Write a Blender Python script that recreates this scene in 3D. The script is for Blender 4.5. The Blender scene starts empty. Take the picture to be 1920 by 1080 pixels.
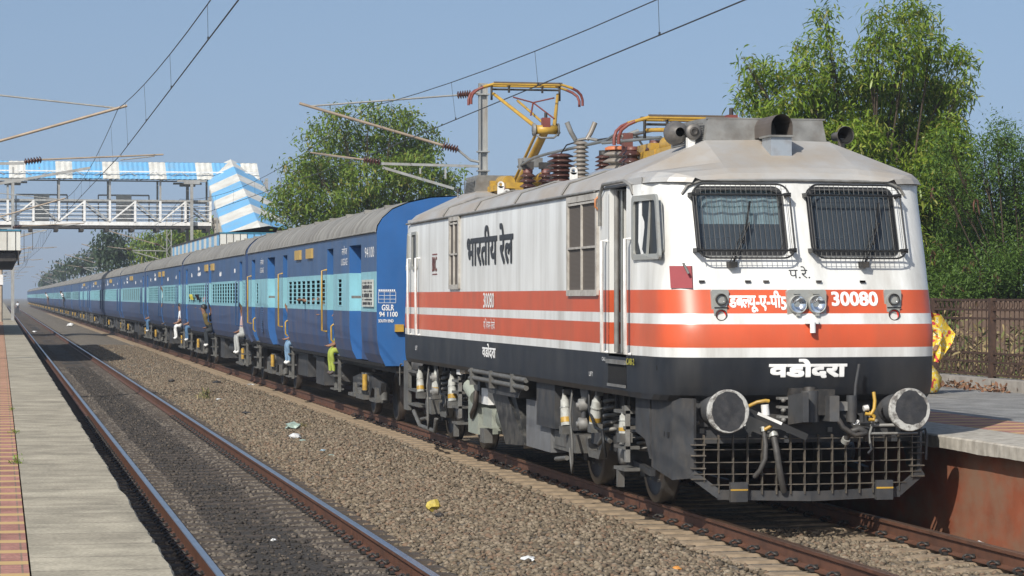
import bpy, bmesh, math, random
import numpy as np
from math import sin, cos, pi, radians
from mathutils import Vector, Matrix, noise as mnoise

random.seed(7); rng = np.random.default_rng(11)
scn = bpy.context.scene
col = scn.collection

# ------------------------------------------------------------------ camera, sky, sun, exposure
F_PX, VPX, CAM_H = 4700.0, 960.0, 2.314
TH = math.atan(VPX / F_PX); CT, ST = cos(TH), sin(TH)
cam = bpy.data.cameras.new('camera'); cam_o = bpy.data.objects.new('camera', cam); col.objects.link(cam_o)
cam.sensor_width = 36.0; cam.lens = 36.0 * F_PX / 1920.0
cam.clip_start = 0.5; cam.clip_end = 6000
cam_o.location = (0, 0, CAM_H)
cam_o.rotation_euler = (pi/2 + math.atan(16.0/F_PX), 0, -TH)
scn.camera = cam_o

SUN_AZ, SUN_EL = radians(39), radians(37)      # shadows run towards +X and +Y
sdir = Vector((-sin(SUN_AZ)*cos(SUN_EL), -cos(SUN_AZ)*cos(SUN_EL), sin(SUN_EL)))   # towards the sun
sun = bpy.data.lights.new('sun', 'SUN'); sun.energy = 4.6; sun.angle = radians(0.55); sun.color = (1.0, 0.95, 0.87)
sun_o = bpy.data.objects.new('sun', sun); col.objects.link(sun_o)
sun_o.rotation_euler = sdir.to_track_quat('Z', 'Y').to_euler(); sun_o.location = (-60, -60, 80)

world = bpy.data.worlds.new('World'); scn.world = world; world.use_nodes = True
wn = world.node_tree; bg = wn.nodes['Background']
sky = wn.nodes.new('ShaderNodeTexSky'); sky.sky_type = 'NISHITA'; sky.sun_disc = False
sky.sun_elevation = SUN_EL; sky.sun_rotation = math.atan2(sdir.x, sdir.y)
sky.air_density = 1.0; sky.dust_density = 1.2; sky.ozone_density = 2.5
tint = wn.nodes.new('ShaderNodeMix'); tint.data_type = 'RGBA'; tint.blend_type = 'MULTIPLY'; tint.inputs[0].default_value = 1
tint.inputs[7].default_value = (1.05, 1.0, .92, 1)
_tc = wn.nodes.new('ShaderNodeTexCoord'); _vm = wn.nodes.new('ShaderNodeVectorMath'); _vm.operation = 'MULTIPLY_ADD'
_vm.inputs[1].default_value = (1, 1, .75); _vm.inputs[2].default_value = (0, 0, .20)      # hazy sky: hardly any change of tone towards the horizon
wn.links.new(_tc.outputs['Generated'], _vm.inputs[0]); wn.links.new(_vm.outputs[0], sky.inputs['Vector'])
wn.links.new(sky.outputs[0], tint.inputs[6]); wn.links.new(tint.outputs[2], bg.inputs[0])
bg.inputs[1].default_value = 0.125
scn.view_settings.view_transform = 'Standard'; scn.view_settings.look = 'None'
scn.view_settings.exposure = 0.22; scn.view_settings.gamma = 1
try:
    scn.cycles.volume_bounces = 0; scn.cycles.max_bounces = 6; scn.cycles.transparent_max_bounces = 16
    scn.cycles.use_denoising = True
except Exception: pass

def at(px, py, Y):                      # a point at distance Y from a place read off the photograph
    t = (px - 960) / F_PX
    X = Y * (ST + t*CT) / (CT - t*ST)
    return Vector((X, Y, CAM_H - (py - 556) * (CT*Y + ST*X) / F_PX))
def yat(px, X):
    t = (px - 960) / F_PX
    return X * (CT - t*ST) / (ST + t*CT)
def zat(py, X, Y): return CAM_H - (py - 556) * (CT*Y + ST*X) / F_PX

# ------------------------------------------------------------------ materials
_m = {}
def M(name, c, rough=0.6, metal=0.0, var=0.18, scale=4.0, bump=0.0, dirt=None, damt=0.4, dscale=(3,3,0.5), dlo=.45, dhi=.7, emit=None, spec=None, coat=0):
    if name in _m: return _m[name]
    m = bpy.data.materials.new(name); m.use_nodes = True; _m[name] = m
    nt = m.node_tree; b = nt.nodes['Principled BSDF']; N = nt.nodes.new; L = nt.links.new
    b.inputs['Roughness'].default_value = rough; b.inputs['Metallic'].default_value = metal
    if coat: b.inputs['Coat Weight'].default_value = coat; b.inputs['Coat Roughness'].default_value = .12
    if rough > .8 and spec is None: spec = .15
    if spec is not None: b.inputs['Specular IOR Level'].default_value = spec
    tc = N('ShaderNodeTexCoord')
    nz = N('ShaderNodeTexNoise'); nz.inputs['Scale'].default_value = scale; nz.inputs['Detail'].default_value = 6
    L(tc.outputs['Object'], nz.inputs['Vector'])
    mx = N('ShaderNodeMix'); mx.data_type = 'RGBA'
    mx.inputs[6].default_value = (*[x*(1-var) for x in c], 1); mx.inputs[7].default_value = (*[min(1, x*(1+var)) for x in c], 1)
    cr = N('ShaderNodeMapRange'); cr.inputs[1].default_value = .3; cr.inputs[2].default_value = .7
    L(nz.outputs[0], cr.inputs[0]); L(cr.outputs[0], mx.inputs[0])
    out = mx.outputs[2]
    if dirt:
        mp = N('ShaderNodeMapping'); mp.inputs['Scale'].default_value = dscale
        L(tc.outputs['Object'], mp.inputs[0])
        n2 = N('ShaderNodeTexNoise'); n2.inputs['Scale'].default_value = 1.0; n2.inputs['Detail'].default_value = 8; n2.inputs['Roughness'].default_value = .65
        L(mp.outputs[0], n2.inputs['Vector'])
        r2 = N('ShaderNodeMapRange'); r2.inputs[1].default_value = dlo; r2.inputs[2].default_value = dhi; r2.inputs[4].default_value = damt
        L(n2.outputs[0], r2.inputs[0])
        m2 = N('ShaderNodeMix'); m2.data_type = 'RGBA'; m2.inputs[7].default_value = (*dirt, 1)
        L(r2.outputs[0], m2.inputs[0]); L(out, m2.inputs[6]); out = m2.outputs[2]
    L(out, b.inputs['Base Color'])
    if bump:
        bp = N('ShaderNodeBump'); bp.inputs['Strength'].default_value = bump; bp.inputs['Distance'].default_value = .02
        L(nz.outputs[0], bp.inputs['Height']); L(bp.outputs[0], b.inputs['Normal'])
    return m
def island_mat(name, cols, rough=.85, trans=0.0):
    """colour picked per loose stone or leaf"""
    m = bpy.data.materials.new(name); m.use_nodes = True; _m[name] = m
    nt = m.node_tree; b = nt.nodes['Principled BSDF']; N = nt.nodes.new; L = nt.links.new
    g = N('ShaderNodeNewGeometry'); r = N('ShaderNodeValToRGB'); r.color_ramp.interpolation = 'LINEAR'
    el = r.color_ramp.elements
    while len(el) < len(cols): el.new(.5)
    for i, cc in enumerate(cols): el[i].position = i/(len(cols)-1); el[i].color = (*cc, 1)
    L(g.outputs['Random Per Island'], r.inputs[0]); L(r.outputs[0], b.inputs['Base Color'])
    b.inputs['Roughness'].default_value = rough
    if trans:
        t = N('ShaderNodeBsdfTranslucent'); mxs = N('ShaderNodeMixShader'); mxs.inputs[0].default_value = trans
        L(r.outputs[0], t.inputs[0]); L(b.outputs[0], mxs.inputs[1]); L(t.outputs[0], mxs.inputs[2])
        L(mxs.outputs[0], nt.nodes['Material Output'].inputs[0])
    return m

dust = (.30, .25, .19); grime = (.05, .045, .04)
WHITE = M('white_paint', (.70,.71,.69), .34, var=.05, scale=1.2, bump=.12, dirt=(.30,.28,.24), damt=.62, dscale=(2.6,2.6,.30), dlo=.42, dhi=.72)
ORANGE = M('orange_paint', (.54,.088,.03), .36, var=.09, scale=2, bump=.08, dirt=(.33,.10,.05), damt=.5, dscale=(2.2,2.2,.4))
BLACKP = M('black_skirt_paint', (.011,.014,.019), .45, var=.25, scale=3, bump=.1, dirt=(.07,.066,.06), damt=.5, dscale=(2,2,.5), dlo=.4, dhi=.8)
ROOF = M('silver_roof_paint', (.38,.38,.37), .5, .15, var=.1, scale=2, dirt=(.33,.26,.18), damt=.75, dscale=(1.1,.8,1.5), dlo=.36, dhi=.66, bump=.1)
GREYB = M('weathered_grey_metal', (.20,.20,.19), .6, .2, var=.25, scale=6, dirt=(.12,.10,.08), damt=.6, dscale=(5,5,5), bump=.15)
UNDER = M('underframe_grey', (.038,.040,.043), .6, var=.3, scale=5, dirt=(.11,.092,.07), damt=.5, dscale=(6,6,4), dlo=.45, dhi=.78, bump=.15)
UNDERL = M('light_underframe_grey', (.105,.105,.098), .6, var=.25, scale=6, dirt=(.08,.068,.055), damt=.7, dscale=(7,7,5))
DARK = M('dark_iron', (.022,.021,.02), .6, var=.3, scale=8, dirt=(.10,.08,.06), damt=.5, dscale=(8,8,8))
BLK = M('black_rubber', (.012,.012,.012), .5, var=.2)
INTER = M('dark_interior', (.02,.02,.02), .9, var=.2)
YEL = M('yellow_paint', (.44,.27,.04), .42, var=.12, scale=6, dirt=(.2,.12,.05), damt=.5, dscale=(7,7,7))
RED = M('dull_red_paint', (.17,.045,.035), .5, var=.15, scale=6)
REDF = M('red_flag_plate', (.23,.012,.02), .55, var=.12, scale=8)
INSUL = M('brown_porcelain', (.055,.022,.018), .18, var=.2, scale=9, dirt=(.13,.09,.07), damt=.4, dscale=(9,9,9))
INSW = M('white_porcelain', (.21,.19,.165), .3, var=.1, scale=9, dirt=(.16,.13,.10), damt=.7, dscale=(7,7,7))
REDCAP = M('red_oxide_cap', (.13,.05,.04), .5, var=.15)
COPPER = M('grey_conductor', (.22,.23,.22), .4, .5, var=.15)
CHROME = M('lamp_reflector', (.80,.82,.84), .12, 1.0, var=.05)
LAMPG = M('lamp_housing', (.33,.34,.32), .45, .2, var=.15, scale=9, dirt=(.18,.15,.11), damt=.5, dscale=(9,9,9))
REDL = M('red_lens', (.55,.02,.015), .12, var=.1)
LETW = M('white_lettering', (.80,.80,.78), .5, var=.05)
LETK = M('black_lettering', (.03,.032,.035), .5, var=.1)
LETY = M('yellow_lettering', (.45,.42,.06), .5, var=.1)
WHITEM = M('white_metal', (.70,.70,.68), .45, var=.08, dirt=(.3,.27,.22), damt=.4, dscale=(6,6,6))
STEEL = M('wheel_steel', (.075,.062,.052), .5, .4, var=.25, scale=8)
TREAD = M('wheel_tread', (.10,.095,.09), .4, .7, var=.1)
RAILTOP = M('rail_running_surface', (.40,.41,.44), .3, .9, var=.12, scale=3)
RAILTOP2 = M('rail_dull_top', (.20,.125,.085), .32, .6, var=.2, scale=3)
RUST = M('rail_rust', (.115,.05,.028), .65, .1, var=.3, scale=6, dirt=(.05,.03,.022), damt=.6, dscale=(3,1.2,6))
CONC = M('sleeper_concrete', (.27,.21,.145), .9, var=.2, scale=7, dirt=(.14,.10,.07), damt=.6, dscale=(5,5,5), bump=.2)
CONCD = M('sooty_sleeper_concrete', (.088,.073,.06), .9, var=.3, scale=8, dirt=(.04,.034,.03), damt=.8, dscale=(3,3,3), bump=.2)
COPE = M('coping_concrete', (.40,.375,.325), .9, var=.2, scale=9, dirt=(.16,.14,.11), damt=.5, dscale=(9,9,1.1), dlo=.42, dhi=.7, bump=.3)
CB1 = M('coach_blue', (.030,.085,.20), .42, var=.16, scale=1.6, bump=.2, dirt=(.075,.10,.16), damt=.6, dscale=(3,3,.4), dlo=.4, dhi=.75)
CB2 = M('coach_lower_blue', (.024,.065,.165), .5, var=.16, scale=1.6, bump=.2, dirt=(.095,.085,.11), damt=.75, dscale=(2,2,.5), dlo=.4, dhi=.66)
CBE = M('coach_sunlit_end_blue', (.018,.10,.29), .5, var=.1, scale=2, dirt=(.04,.10,.24), damt=.5, dscale=(3,3,.5))  # brighter than the side blue: sun on end walls and jambs, put into the colour
CLB = M('coach_light_blue', (.22,.46,.53), .4, var=.08, scale=2, dirt=(.17,.30,.33), damt=.55, dscale=(3,3,.4))
CROOF = M('coach_roof_grey', (.23,.225,.205), .8, var=.15, scale=2, dirt=(.11,.10,.09), damt=.7, dscale=(.8,3,.8), dlo=.42, dhi=.62, bump=.1)
WBLUE = M('sheet_blue', (.15,.39,.63), .45, var=.06, scale=.6, dirt=(.22,.33,.42), damt=.6, dscale=(1.2,1.2,.5))
WWHITE = M('sheet_white', (.60,.60,.55), .5, var=.06, scale=.6, dirt=(.36,.32,.26), damt=.6, dscale=(1.4,1.4,.5))
GALV = M('galvanised_steel', (.34,.345,.33), .5, .3, var=.14, scale=3, dirt=(.22,.17,.12), damt=.5, dscale=(6,6,1.5))
BROWNT = M('rusty_tube', (.34,.27,.20), .55, .2, var=.2, scale=3)
WIRE = M('wire', (.035,.035,.035), .5, .3, var=.1)
def glass(name, c, rough=.04, dust_sheen=0):
    m = bpy.data.materials.new(name); m.use_nodes = True; _m[name] = m
    nt = m.node_tree; b = nt.nodes['Principled BSDF']; N = nt.nodes.new; L = nt.links.new
    tr = N('ShaderNodeBsdfTransparent'); tr.inputs[0].default_value = (*c, 1)
    gl = N('ShaderNodeBsdfGlossy'); gl.inputs[1].default_value = rough
    fr = N('ShaderNodeFresnel'); fr.inputs[0].default_value = 1.6
    mx = N('ShaderNodeMixShader'); L(fr.outputs[0], mx.inputs[0]); L(tr.outputs[0], mx.inputs[1]); L(gl.outputs[0], mx.inputs[2])
    out = mx.outputs[0]
    if dust_sheen:  # bluish dust film that also lightens the panes, in place of reflected sky
        df = N('ShaderNodeBsdfDiffuse'); df.inputs[0].default_value = (.20,.25,.30,1); m2 = N('ShaderNodeMixShader'); m2.inputs[0].default_value = dust_sheen
        L(out, m2.inputs[1]); L(df.outputs[0], m2.inputs[2]); out = m2.outputs[0]
    L(out, nt.nodes['Material Output'].inputs[0])
    return m
GLASS = glass('cab_glass', (.72,.80,.84), dust_sheen=.17)

# ------------------------------------------------------------------ mesh helpers
class MB:
    def __init__(s): s.v = []; s.f = []; s.mi = []; s.sm = []; s.mats = []
    def mid(s, m):
        if m not in s.mats: s.mats.append(m)
        return s.mats.index(m)
    def add(s, vs, fs, m, smooth=False):
        o = len(s.v); k = s.mid(m)
        s.v += [tuple(p) for p in vs]
        for f in fs: s.f.append([o+i for i in f]); s.mi.append(k); s.sm.append(smooth)
        return s
    def box(s, a, b, m, mat=None):
        x0,x1 = sorted((a[0],b[0])); y0,y1 = sorted((a[1],b[1])); z0,z1 = sorted((a[2],b[2]))
        vs = [Vector(p) for p in ((x0,y0,z0),(x1,y0,z0),(x1,y1,z0),(x0,y1,z0),(x0,y0,z1),(x1,y0,z1),(x1,y1,z1),(x0,y1,z1))]
        if mat: vs = [mat @ p for p in vs]
        return s.add(vs, [(0,3,2,1),(4,5,6,7),(0,1,5,4),(1,2,6,5),(2,3,7,6),(3,0,4,7)], m)
    def cbox(s, c, d, m, mat=None):
        a = Vector(c) - Vector(d)/2; b = Vector(c) + Vector(d)/2
        return s.box(a, b, m, mat)
    def tube(s, pts, r, m, n=8, caps=True, r2=None):
        pts = [Vector(p) for p in pts]; k = len(pts)
        rs = [r if r2 is None else r + (r2-r)*i/(k-1) for i in range(k)] if not isinstance(r, (list, tuple)) else list(r)
        rings = []; up = None
        for i, p in enumerate(pts):
            t = ((pts[min(i+1,k-1)] - pts[max(i-1,0)])).normalized()
            if up is None: up = t.orthogonal().normalized()
            else:
                up = up - t*up.dot(t)
                up = up.normalized() if up.length > 1e-6 else t.orthogonal().normalized()
            w = t.cross(up)
            rings.append([p + (up*cos(2*pi*j/n) + w*sin(2*pi*j/n))*rs[i] for j in range(n)])
        vs = [q for rr in rings for q in rr]; fs = []
        for i in range(k-1):
            for j in range(n):
                a = i*n+j; b = i*n+(j+1)%n; fs.append((a, b, b+n, a+n))
        s.add(vs, fs, m, True)
        if caps:
            s.add(rings[0], [tuple(reversed(range(n)))], m); s.add(rings[-1], [tuple(range(n))], m)
        return s
    def bar(s, p, q, w, h, m, up=(0,0,1)):
        p = Vector(p); q = Vector(q); t = (q-p).normalized(); u = Vector(up)
        if abs(t.dot(u)) > .99: u = Vector((1,0,0))
        a = t.cross(u).normalized(); b = a.cross(t).normalized()
        vs = [e + a*x*w/2 + b*y*h/2 for e in (p,q) for x,y in ((-1,-1),(1,-1),(1,1),(-1,1))]
        return s.add(vs, [(0,1,2,3),(7,6,5,4),(0,4,5,1),(1,5,6,2),(2,6,7,3),(3,7,4,0)], m)
    def lathe(s, prof, o, ax, m, n=20, smooth=True):
        """prof: (distance along axis, radius)"""
        ax = Vector(ax).normalized(); o = Vector(o); u = ax.orthogonal().normalized(); w = ax.cross(u)
        vs = []; fs = []
        for d, r in prof:
            for j in range(n): vs.append(o + ax*d + (u*cos(2*pi*j/n) + w*sin(2*pi*j/n))*max(r, 1e-4))
        for i in range(len(prof)-1):
            for j in range(n):
                a = i*n+j; b = i*n+(j+1)%n; fs.append((a, b, b+n, a+n))
        return s.add(vs, fs, m, smooth)
    def prism(s, poly, d, m):
        """poly: list of 3-D points of a flat outline; d: extrusion vector"""
        k = len(poly); d = Vector(d); vs = [Vector(p) for p in poly] + [Vector(p)+d for p in poly]
        return s.add(vs, [tuple(range(k)), tuple(reversed(range(k, 2*k)))] + [(i, i+k, (i+1)%k+k, (i+1)%k) for i in range(k)], m)
    def build(s, name, parent=None, origin=None):
        me = bpy.data.meshes.new(name)
        o_ = Vector(origin) if origin is not None else Vector((0,0,0))
        me.from_pydata([(p[0]-o_.x, p[1]-o_.y, p[2]-o_.z) for p in s.v], [], s.f)
        for m in s.mats: me.materials.append(m)
        me.polygons.foreach_set('material_index', s.mi); me.polygons.foreach_set('use_smooth', s.sm)
        me.update()
        ob = bpy.data.objects.new(name, me); col.objects.link(ob)
        if parent is not None: ob.parent = parent
        elif origin is not None: ob.location = o_
        return ob
def tag(o, label=None, cat=None, group=None, kind=None):
    if label: o['label'] = label
    if cat: o['category'] = cat
    if group: o['group'] = group
    if kind: o['kind'] = kind
    return o
def thing(name, label, cat, loc=(0,0,0), rotz=0, group=None):
    o = bpy.data.objects.new(name, None); col.objects.link(o); o.location = loc; o.rotation_euler = (0,0,rotz); o.empty_display_size = .2
    return tag(o, label, cat, group)
def kids(o): return [c for c in bpy.data.objects if c.parent == o]
def dup(root, loc, tree, label=None, group=None, rotz=None):
    """tree: {object: [children]} of the source"""
    def cp(o, par):
        c = o.copy(); col.objects.link(c); c.parent = par
        for ch in tree.get(o.name, []): cp(ch, c)
        return c
    r = cp(root, None); r.location = loc
    if rotz is not None: r.rotation_euler = (0,0,rotz)
    if label: r['label'] = label
    if group: r['group'] = group
    return r
def tree_of(root):
    t = {}
    def rec(o):
        ks = kids(o)
        if ks: t[o.name] = ks
        for k in ks: rec(k)
    rec(root); return t
def numpy_mesh(name, verts, faces_flat, nper, mats, mi=None, smooth=False):
    me = bpy.data.meshes.new(name); nf = len(faces_flat)//nper
    me.vertices.add(len(verts)); me.vertices.foreach_set('co', verts.astype(np.float32).ravel())
    me.loops.add(len(faces_flat)); me.loops.foreach_set('vertex_index', faces_flat.astype(np.int32))
    me.polygons.add(nf); me.polygons.foreach_set('loop_start', np.arange(0, len(faces_flat), nper, dtype=np.int32))
    me.polygons.foreach_set('loop_total', np.full(nf, nper, dtype=np.int32))
    for m in mats: me.materials.append(m)
    if mi is not None: me.polygons.foreach_set('material_index', mi.astype(np.int32))
    if smooth: me.polygons.foreach_set('use_smooth', np.ones(nf, dtype=bool))
    me.update(calc_edges=True); me.validate()
    ob = bpy.data.objects.new(name, me); col.objects.link(ob); return ob

_gc = {}
def glyphs(segs, bold=0.02):
    """lettering as flat outlines; segs: (character(s), share of the glyph's width kept, shift). returns triangles in a unit-size text space"""
    V = []; Fc = []; x = 0.0
    for ch, keep, dy in segs:
        key = ch
        if key not in _gc:
            c = bpy.data.curves.new('t', 'FONT'); c.body = ch; c.resolution_u = 3
            o = bpy.data.objects.new('t', c); col.objects.link(o); bpy.context.view_layer.update()
            me = bpy.data.meshes.new_from_object(o)
            c2 = bpy.data.curves.new('t', 'FONT'); c2.body = ch + '|'; o2 = bpy.data.objects.new('t2', c2); col.objects.link(o2)
            c3 = bpy.data.curves.new('t', 'FONT'); c3.body = '|'; o3 = bpy.data.objects.new('t3', c3); col.objects.link(o3)
            bpy.context.view_layer.update()
            adv = max(b[0] for b in o2.bound_box) - max(b[0] for b in o3.bound_box)
            _gc[key] = ([tuple(v.co) for v in me.vertices], [tuple(p.vertices) for p in me.polygons], adv)
            for q in (o, o2, o3): bpy.data.objects.remove(q)
        vs, fs, adv = _gc[key]
        bm = bmesh.new(); bv = [bm.verts.new(v) for v in vs]
        for f in fs:
            try: bm.faces.new([bv[i] for i in f])
            except ValueError: pass
        if keep < 1:
            cut = adv*keep
            bmesh.ops.bisect_plane(bm, geom=bm.verts[:]+bm.edges[:]+bm.faces[:], plane_co=(cut,0,0), plane_no=(1,0,0), clear_outer=True)
            adv = cut
        bm.verts.index_update(); o0 = len(V)
        V += [(v.co.x + x, v.co.y + dy) for v in bm.verts]; Fc += [[o0+v.index for v in f.verts] for f in bm.faces]
        bm.free(); x += adv
    return V, Fc
def lettering(name, segs, w, h, fn, mat, parent, bold=.02, label=None, flip=1):
    """fits the text into w x h; fn(a, b) maps text-plane metres to 3-D"""
    if isinstance(segs, str): segs = [(segs, 1, 0)]
    V, Fc = glyphs(segs, bold)
    xs = [v[0] for v in V]; ys = [v[1] for v in V]
    x0, x1, y0, y1 = min(xs)-bold, max(xs)+bold, min(ys)-bold, max(ys)+bold
    b = MB()
    nrm = (fn(w,0)-fn(0,0)).cross(fn(0,h)-fn(0,0)).normalized()
    sh = [(0,0)] if bold <= 0 else [(bold*p, bold*q) for p, q in ((-1,-1),(1,-1),(1,1),(-1,1),(0,-1),(0,1),(-1,0),(1,0),(0,0))]
    for i, (dx, dy) in enumerate(sh):        # brush strokes: thickened by overlaid passes half a millimetre apart
        b.add([fn((v[0]+dx-x0)/(x1-x0)*w, (v[1]+dy-y0)/(y1-y0)*h) + nrm*.0005*i for v in V], Fc, mat)
    o = b.build(name, parent)
    if label: o['label'] = label
    return o
# ------------------------------------------------------------------ ground, ballast, platforms, rails
LT, RT = 2.67, 8.16            # track centres
G2 = 0.874                     # rail head centre from track centre
PLZ = 0.84
GROUND = M('dry_earth', (.17,.13,.085), .95, var=.35, scale=.8, dirt=(.09,.10,.04), damt=.8, dscale=(.35,.35,.35), bump=.3)
g = MB(); g.add([(-900,-30,-.62),(900,-30,-.62),(900,3500,-.62),(-900,3500,-.62)], [(0,1,2,3)], GROUND)
tag(g.build('ground'), kind='structure')

def hgt(x, y):
    """height of the ballast bed"""
    n = mnoise.noise((x*.9, y*.35, 0))*.035 + mnoise.noise((x*3.1, y*3.1, 5))*.014
    if x < 1.15: return -.30 + n
    if x < 4.05: h = -.215 if abs(x-LT) < 1.45 else -.24
    elif x < 6.75: h = -.24 + .075*sin((x-4.05)/2.7*pi)
    elif x < 9.6: h = -.215
    else: h = -.26
    if 1.9 < x < 3.45: return -.214 + n*.35
    return h + n*(.9 if 4.05 < x < 6.75 else .35)
xs = np.concatenate([np.arange(.6, 10.3, .12), [10.3]])
ys = np.concatenate([np.arange(17, 60, .16), np.arange(60, 140, .6), np.arange(140, 720, 6)])
V = np.array([(x, y, hgt(x, y)) for y in ys for x in xs])
nx = len(xs); I = np.arange(len(ys)-1)[:,None]*nx + np.arange(nx-1)[None,:]
Fq = np.stack([I, I+1, I+1+nx, I+nx], -1).reshape(-1)
BALL = bpy.data.materials.new('ballast_bed'); BALL.use_nodes = True
def ballast_nodes(m):
    nt = m.node_tree; b = nt.nodes['Principled BSDF']; N = nt.nodes.new; L = nt.links.new
    tc = N('ShaderNodeTexCoord'); vo = N('ShaderNodeTexVoronoi'); vo.inputs['Scale'].default_value = 22
    L(tc.outputs['Object'], vo.inputs['Vector'])
    sep = N('ShaderNodeSeparateColor'); L(vo.outputs['Color'], sep.inputs[0])
    r = N('ShaderNodeValToRGB'); e = r.color_ramp.elements
    e[0].color = (.07,.06,.045,1); e[1].color = (.21,.18,.135,1); q = e.new(.5); q.color = (.135,.113,.085,1)
    L(sep.outputs[0], r.inputs[0])
    # soot lies along the middle of the left track
    sx = N('ShaderNodeSeparateXYZ'); L(tc.outputs['Object'], sx.inputs[0])
    def mth(op, a, bb=None):
        n = N('ShaderNodeMath'); n.operation = op
        if isinstance(a, (int, float)): n.inputs[0].default_value = a
        else: L(a, n.inputs[0])
        if bb is not None:
            if isinstance(bb, (int, float)): n.inputs[1].default_value = bb
            else: L(bb, n.inputs[1])
        return n.outputs[0]
    d = mth('ABSOLUTE', mth('SUBTRACT', sx.outputs[0], LT))
    nz = N('ShaderNodeTexNoise'); nz.inputs['Scale'].default_value = 2.2; nz.inputs['Detail'].default_value = 6; L(tc.outputs['Object'], nz.inputs['Vector'])
    dd = mth('ADD', d, mth('MULTIPLY', mth('SUBTRACT', nz.outputs[0], .5), .8))
    mr = N('ShaderNodeMapRange'); mr.inputs[1].default_value = 1.0; mr.inputs[2].default_value = .55; mr.inputs[3].default_value = 0; mr.inputs[4].default_value = .92
    L(dd, mr.inputs[0])
    mx = N('ShaderNodeMix'); mx.data_type = 'RGBA'; mx.inputs[7].default_value = (.024,.021,.018,1)
    L(mr.outputs[0], mx.inputs[0]); L(r.outputs[0], mx.inputs[6]); L(mx.outputs[2], b.inputs['Base Color'])
    bp = N('ShaderNodeBump'); bp.inputs['Strength'].default_value = .9; bp.inputs['Distance'].default_value = .03
    L(vo.outputs['Distance'], bp.inputs['Height']); bp.invert = True; L(bp.outputs[0], b.inputs['Normal'])
    b.inputs['Roughness'].default_value = .95
ballast_nodes(BALL)
o = numpy_mesh('ballast_bed', V, Fq, 4, [BALL], smooth=True); tag(o, 'brown grey crushed stone ballast bed under both tracks', kind='stuff')

# loose stones on top of it
def ico():
    t = (1+5**.5)/2
    v = np.array([(-1,t,0),(1,t,0),(-1,-t,0),(1,-t,0),(0,-1,t),(0,1,t),(0,-1,-t),(0,1,-t),(t,0,-1),(t,0,1),(-t,0,-1),(-t,0,1)], float); v /= np.linalg.norm(v[0])
    f = np.array([(0,11,5),(0,5,1),(0,1,7),(0,7,10),(0,10,11),(1,5,9),(5,11,4),(11,10,2),(10,7,6),(7,1,8),(3,9,4),(3,4,2),(3,2,6),(3,6,8),(3,8,9),(4,9,5),(2,4,11),(6,2,10),(8,6,7),(9,8,1)])
    return v, f
iv, if_ = ico()
variants = [iv * rng.uniform(.55, 1.15, (12,1)) * np.array([1, rng.uniform(.6,.9), rng.uniform(.45,.7)]) for _ in range(10)]
def stones(regs, name, cols, label, smin=.019, smax=.046):
    P = []
    for x0,x1,y0,y1,den in regs:
        n = int((x1-x0)*(y1-y0)*den); P.append(np.stack([rng.uniform(x0,x1,n), rng.uniform(y0,y1,n)], 1))
    P = np.concatenate(P); n = len(P)
    z = np.array([hgt(a, b) for a, b in P])
    sc = rng.uniform(smin, smax, n) * rng.choice([.7,1,1,1.25], n)
    ang = rng.uniform(0, 2*pi, n); tl = rng.uniform(-.6,.6,n)
    W = np.stack([variants[i] for i in rng.integers(0, 10, n)])          # n,12,3
    c, s = np.cos(tl)[:,None], np.sin(tl)[:,None]
    X, Y, Z = W[...,0], W[...,1]*c - W[...,2]*s, W[...,1]*s + W[...,2]*c
    c, s = np.cos(ang)[:,None], np.sin(ang)[:,None]
    W = np.stack([X*c - Y*s, X*s + Y*c, Z], -1) * sc[:,None,None]
    W[...,0] += P[:,0:1]; W[...,1] += P[:,1:2]; W[...,2] += (z + sc*.25)[:,None]
    Fx = (if_[None] + (np.arange(n)*12)[:,None,None]).reshape(-1)
    o = numpy_mesh(name, W.reshape(-1,3), Fx, 3, [island_mat(name, cols)])
    tag(o, label, kind='stuff')
stones([(3.95,6.85,19,34,340),(3.95,6.85,34,52,240),(3.95,6.85,52,80,170),(3.95,6.85,80,130,70),(1.05,1.74,19,40,300),(7.4,8.92,19.5,26,300),(9.15,9.95,19,34,200)],
       'loose_ballast_stones', [(.068,.052,.034),(.122,.096,.062),(.158,.124,.082),(.21,.17,.118),(.106,.082,.054),(.155,.10,.062),(.25,.208,.15)],
       'angular brown grey ballast stones heaped between the two tracks', )
stones([(1.88,2.25,19,50,300),(3.1,3.48,19,50,300),(1.88,2.25,50,90,200),(3.1,3.48,50,90,200)], 'gravel_beside_rails', [(.07,.06,.05),(.115,.097,.077),(.16,.135,.105),(.095,.08,.065)], 'grey brown gravel lying inside the rails of the left track', .018, .042)
stones([(2.2,3.15,19,50,110),(2.2,3.15,50,90,130)], 'sooty_gravel', [(.022,.019,.016),(.048,.04,.033),(.03,.026,.022),(.11,.09,.07)], 'soot darkened gravel along the middle of the left track', .016, .038)

# rails
def rail_prof(cx):
    h = .036; return [(cx-.075,-.172),(cx-.075,-.160),(cx-.012,-.145),(cx-.0085,-.05),(cx-h,-.036),(cx-h,-.006),(cx-h*.82,0),(cx+h*.82,0),(cx+h,-.006),(cx+h,-.036),(cx+.0085,-.05),(cx+.012,-.145),(cx+.075,-.160),(cx+.075,-.172)]
def rail(cx, top, label):
    p = rail_prof(cx); yy = [12, 60, 200, 650]; b = MB()
    vs = [(x, y, z) for y in yy for x, z in p]; k = len(p)
    for i in range(3):
        for j in range(k):
            a = i*k+j; c = i*k+(j+1)%k
            q = [vs[a], vs[a+k], vs[c+k], vs[c]]
            b.add(q, [(0,1,2,3)], top if j in (5,6,7) else RUST)
    return tag(b.build('rail', origin=(cx,12,0)), label, 'rail', 'rails of the two tracks')
rail(LT-G2, RAILTOP, 'polished rusty rail of the empty track, next to the left platform edge')
rail(LT+G2, RAILTOP, 'polished rusty rail of the empty track, on its side nearer the train')
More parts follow.
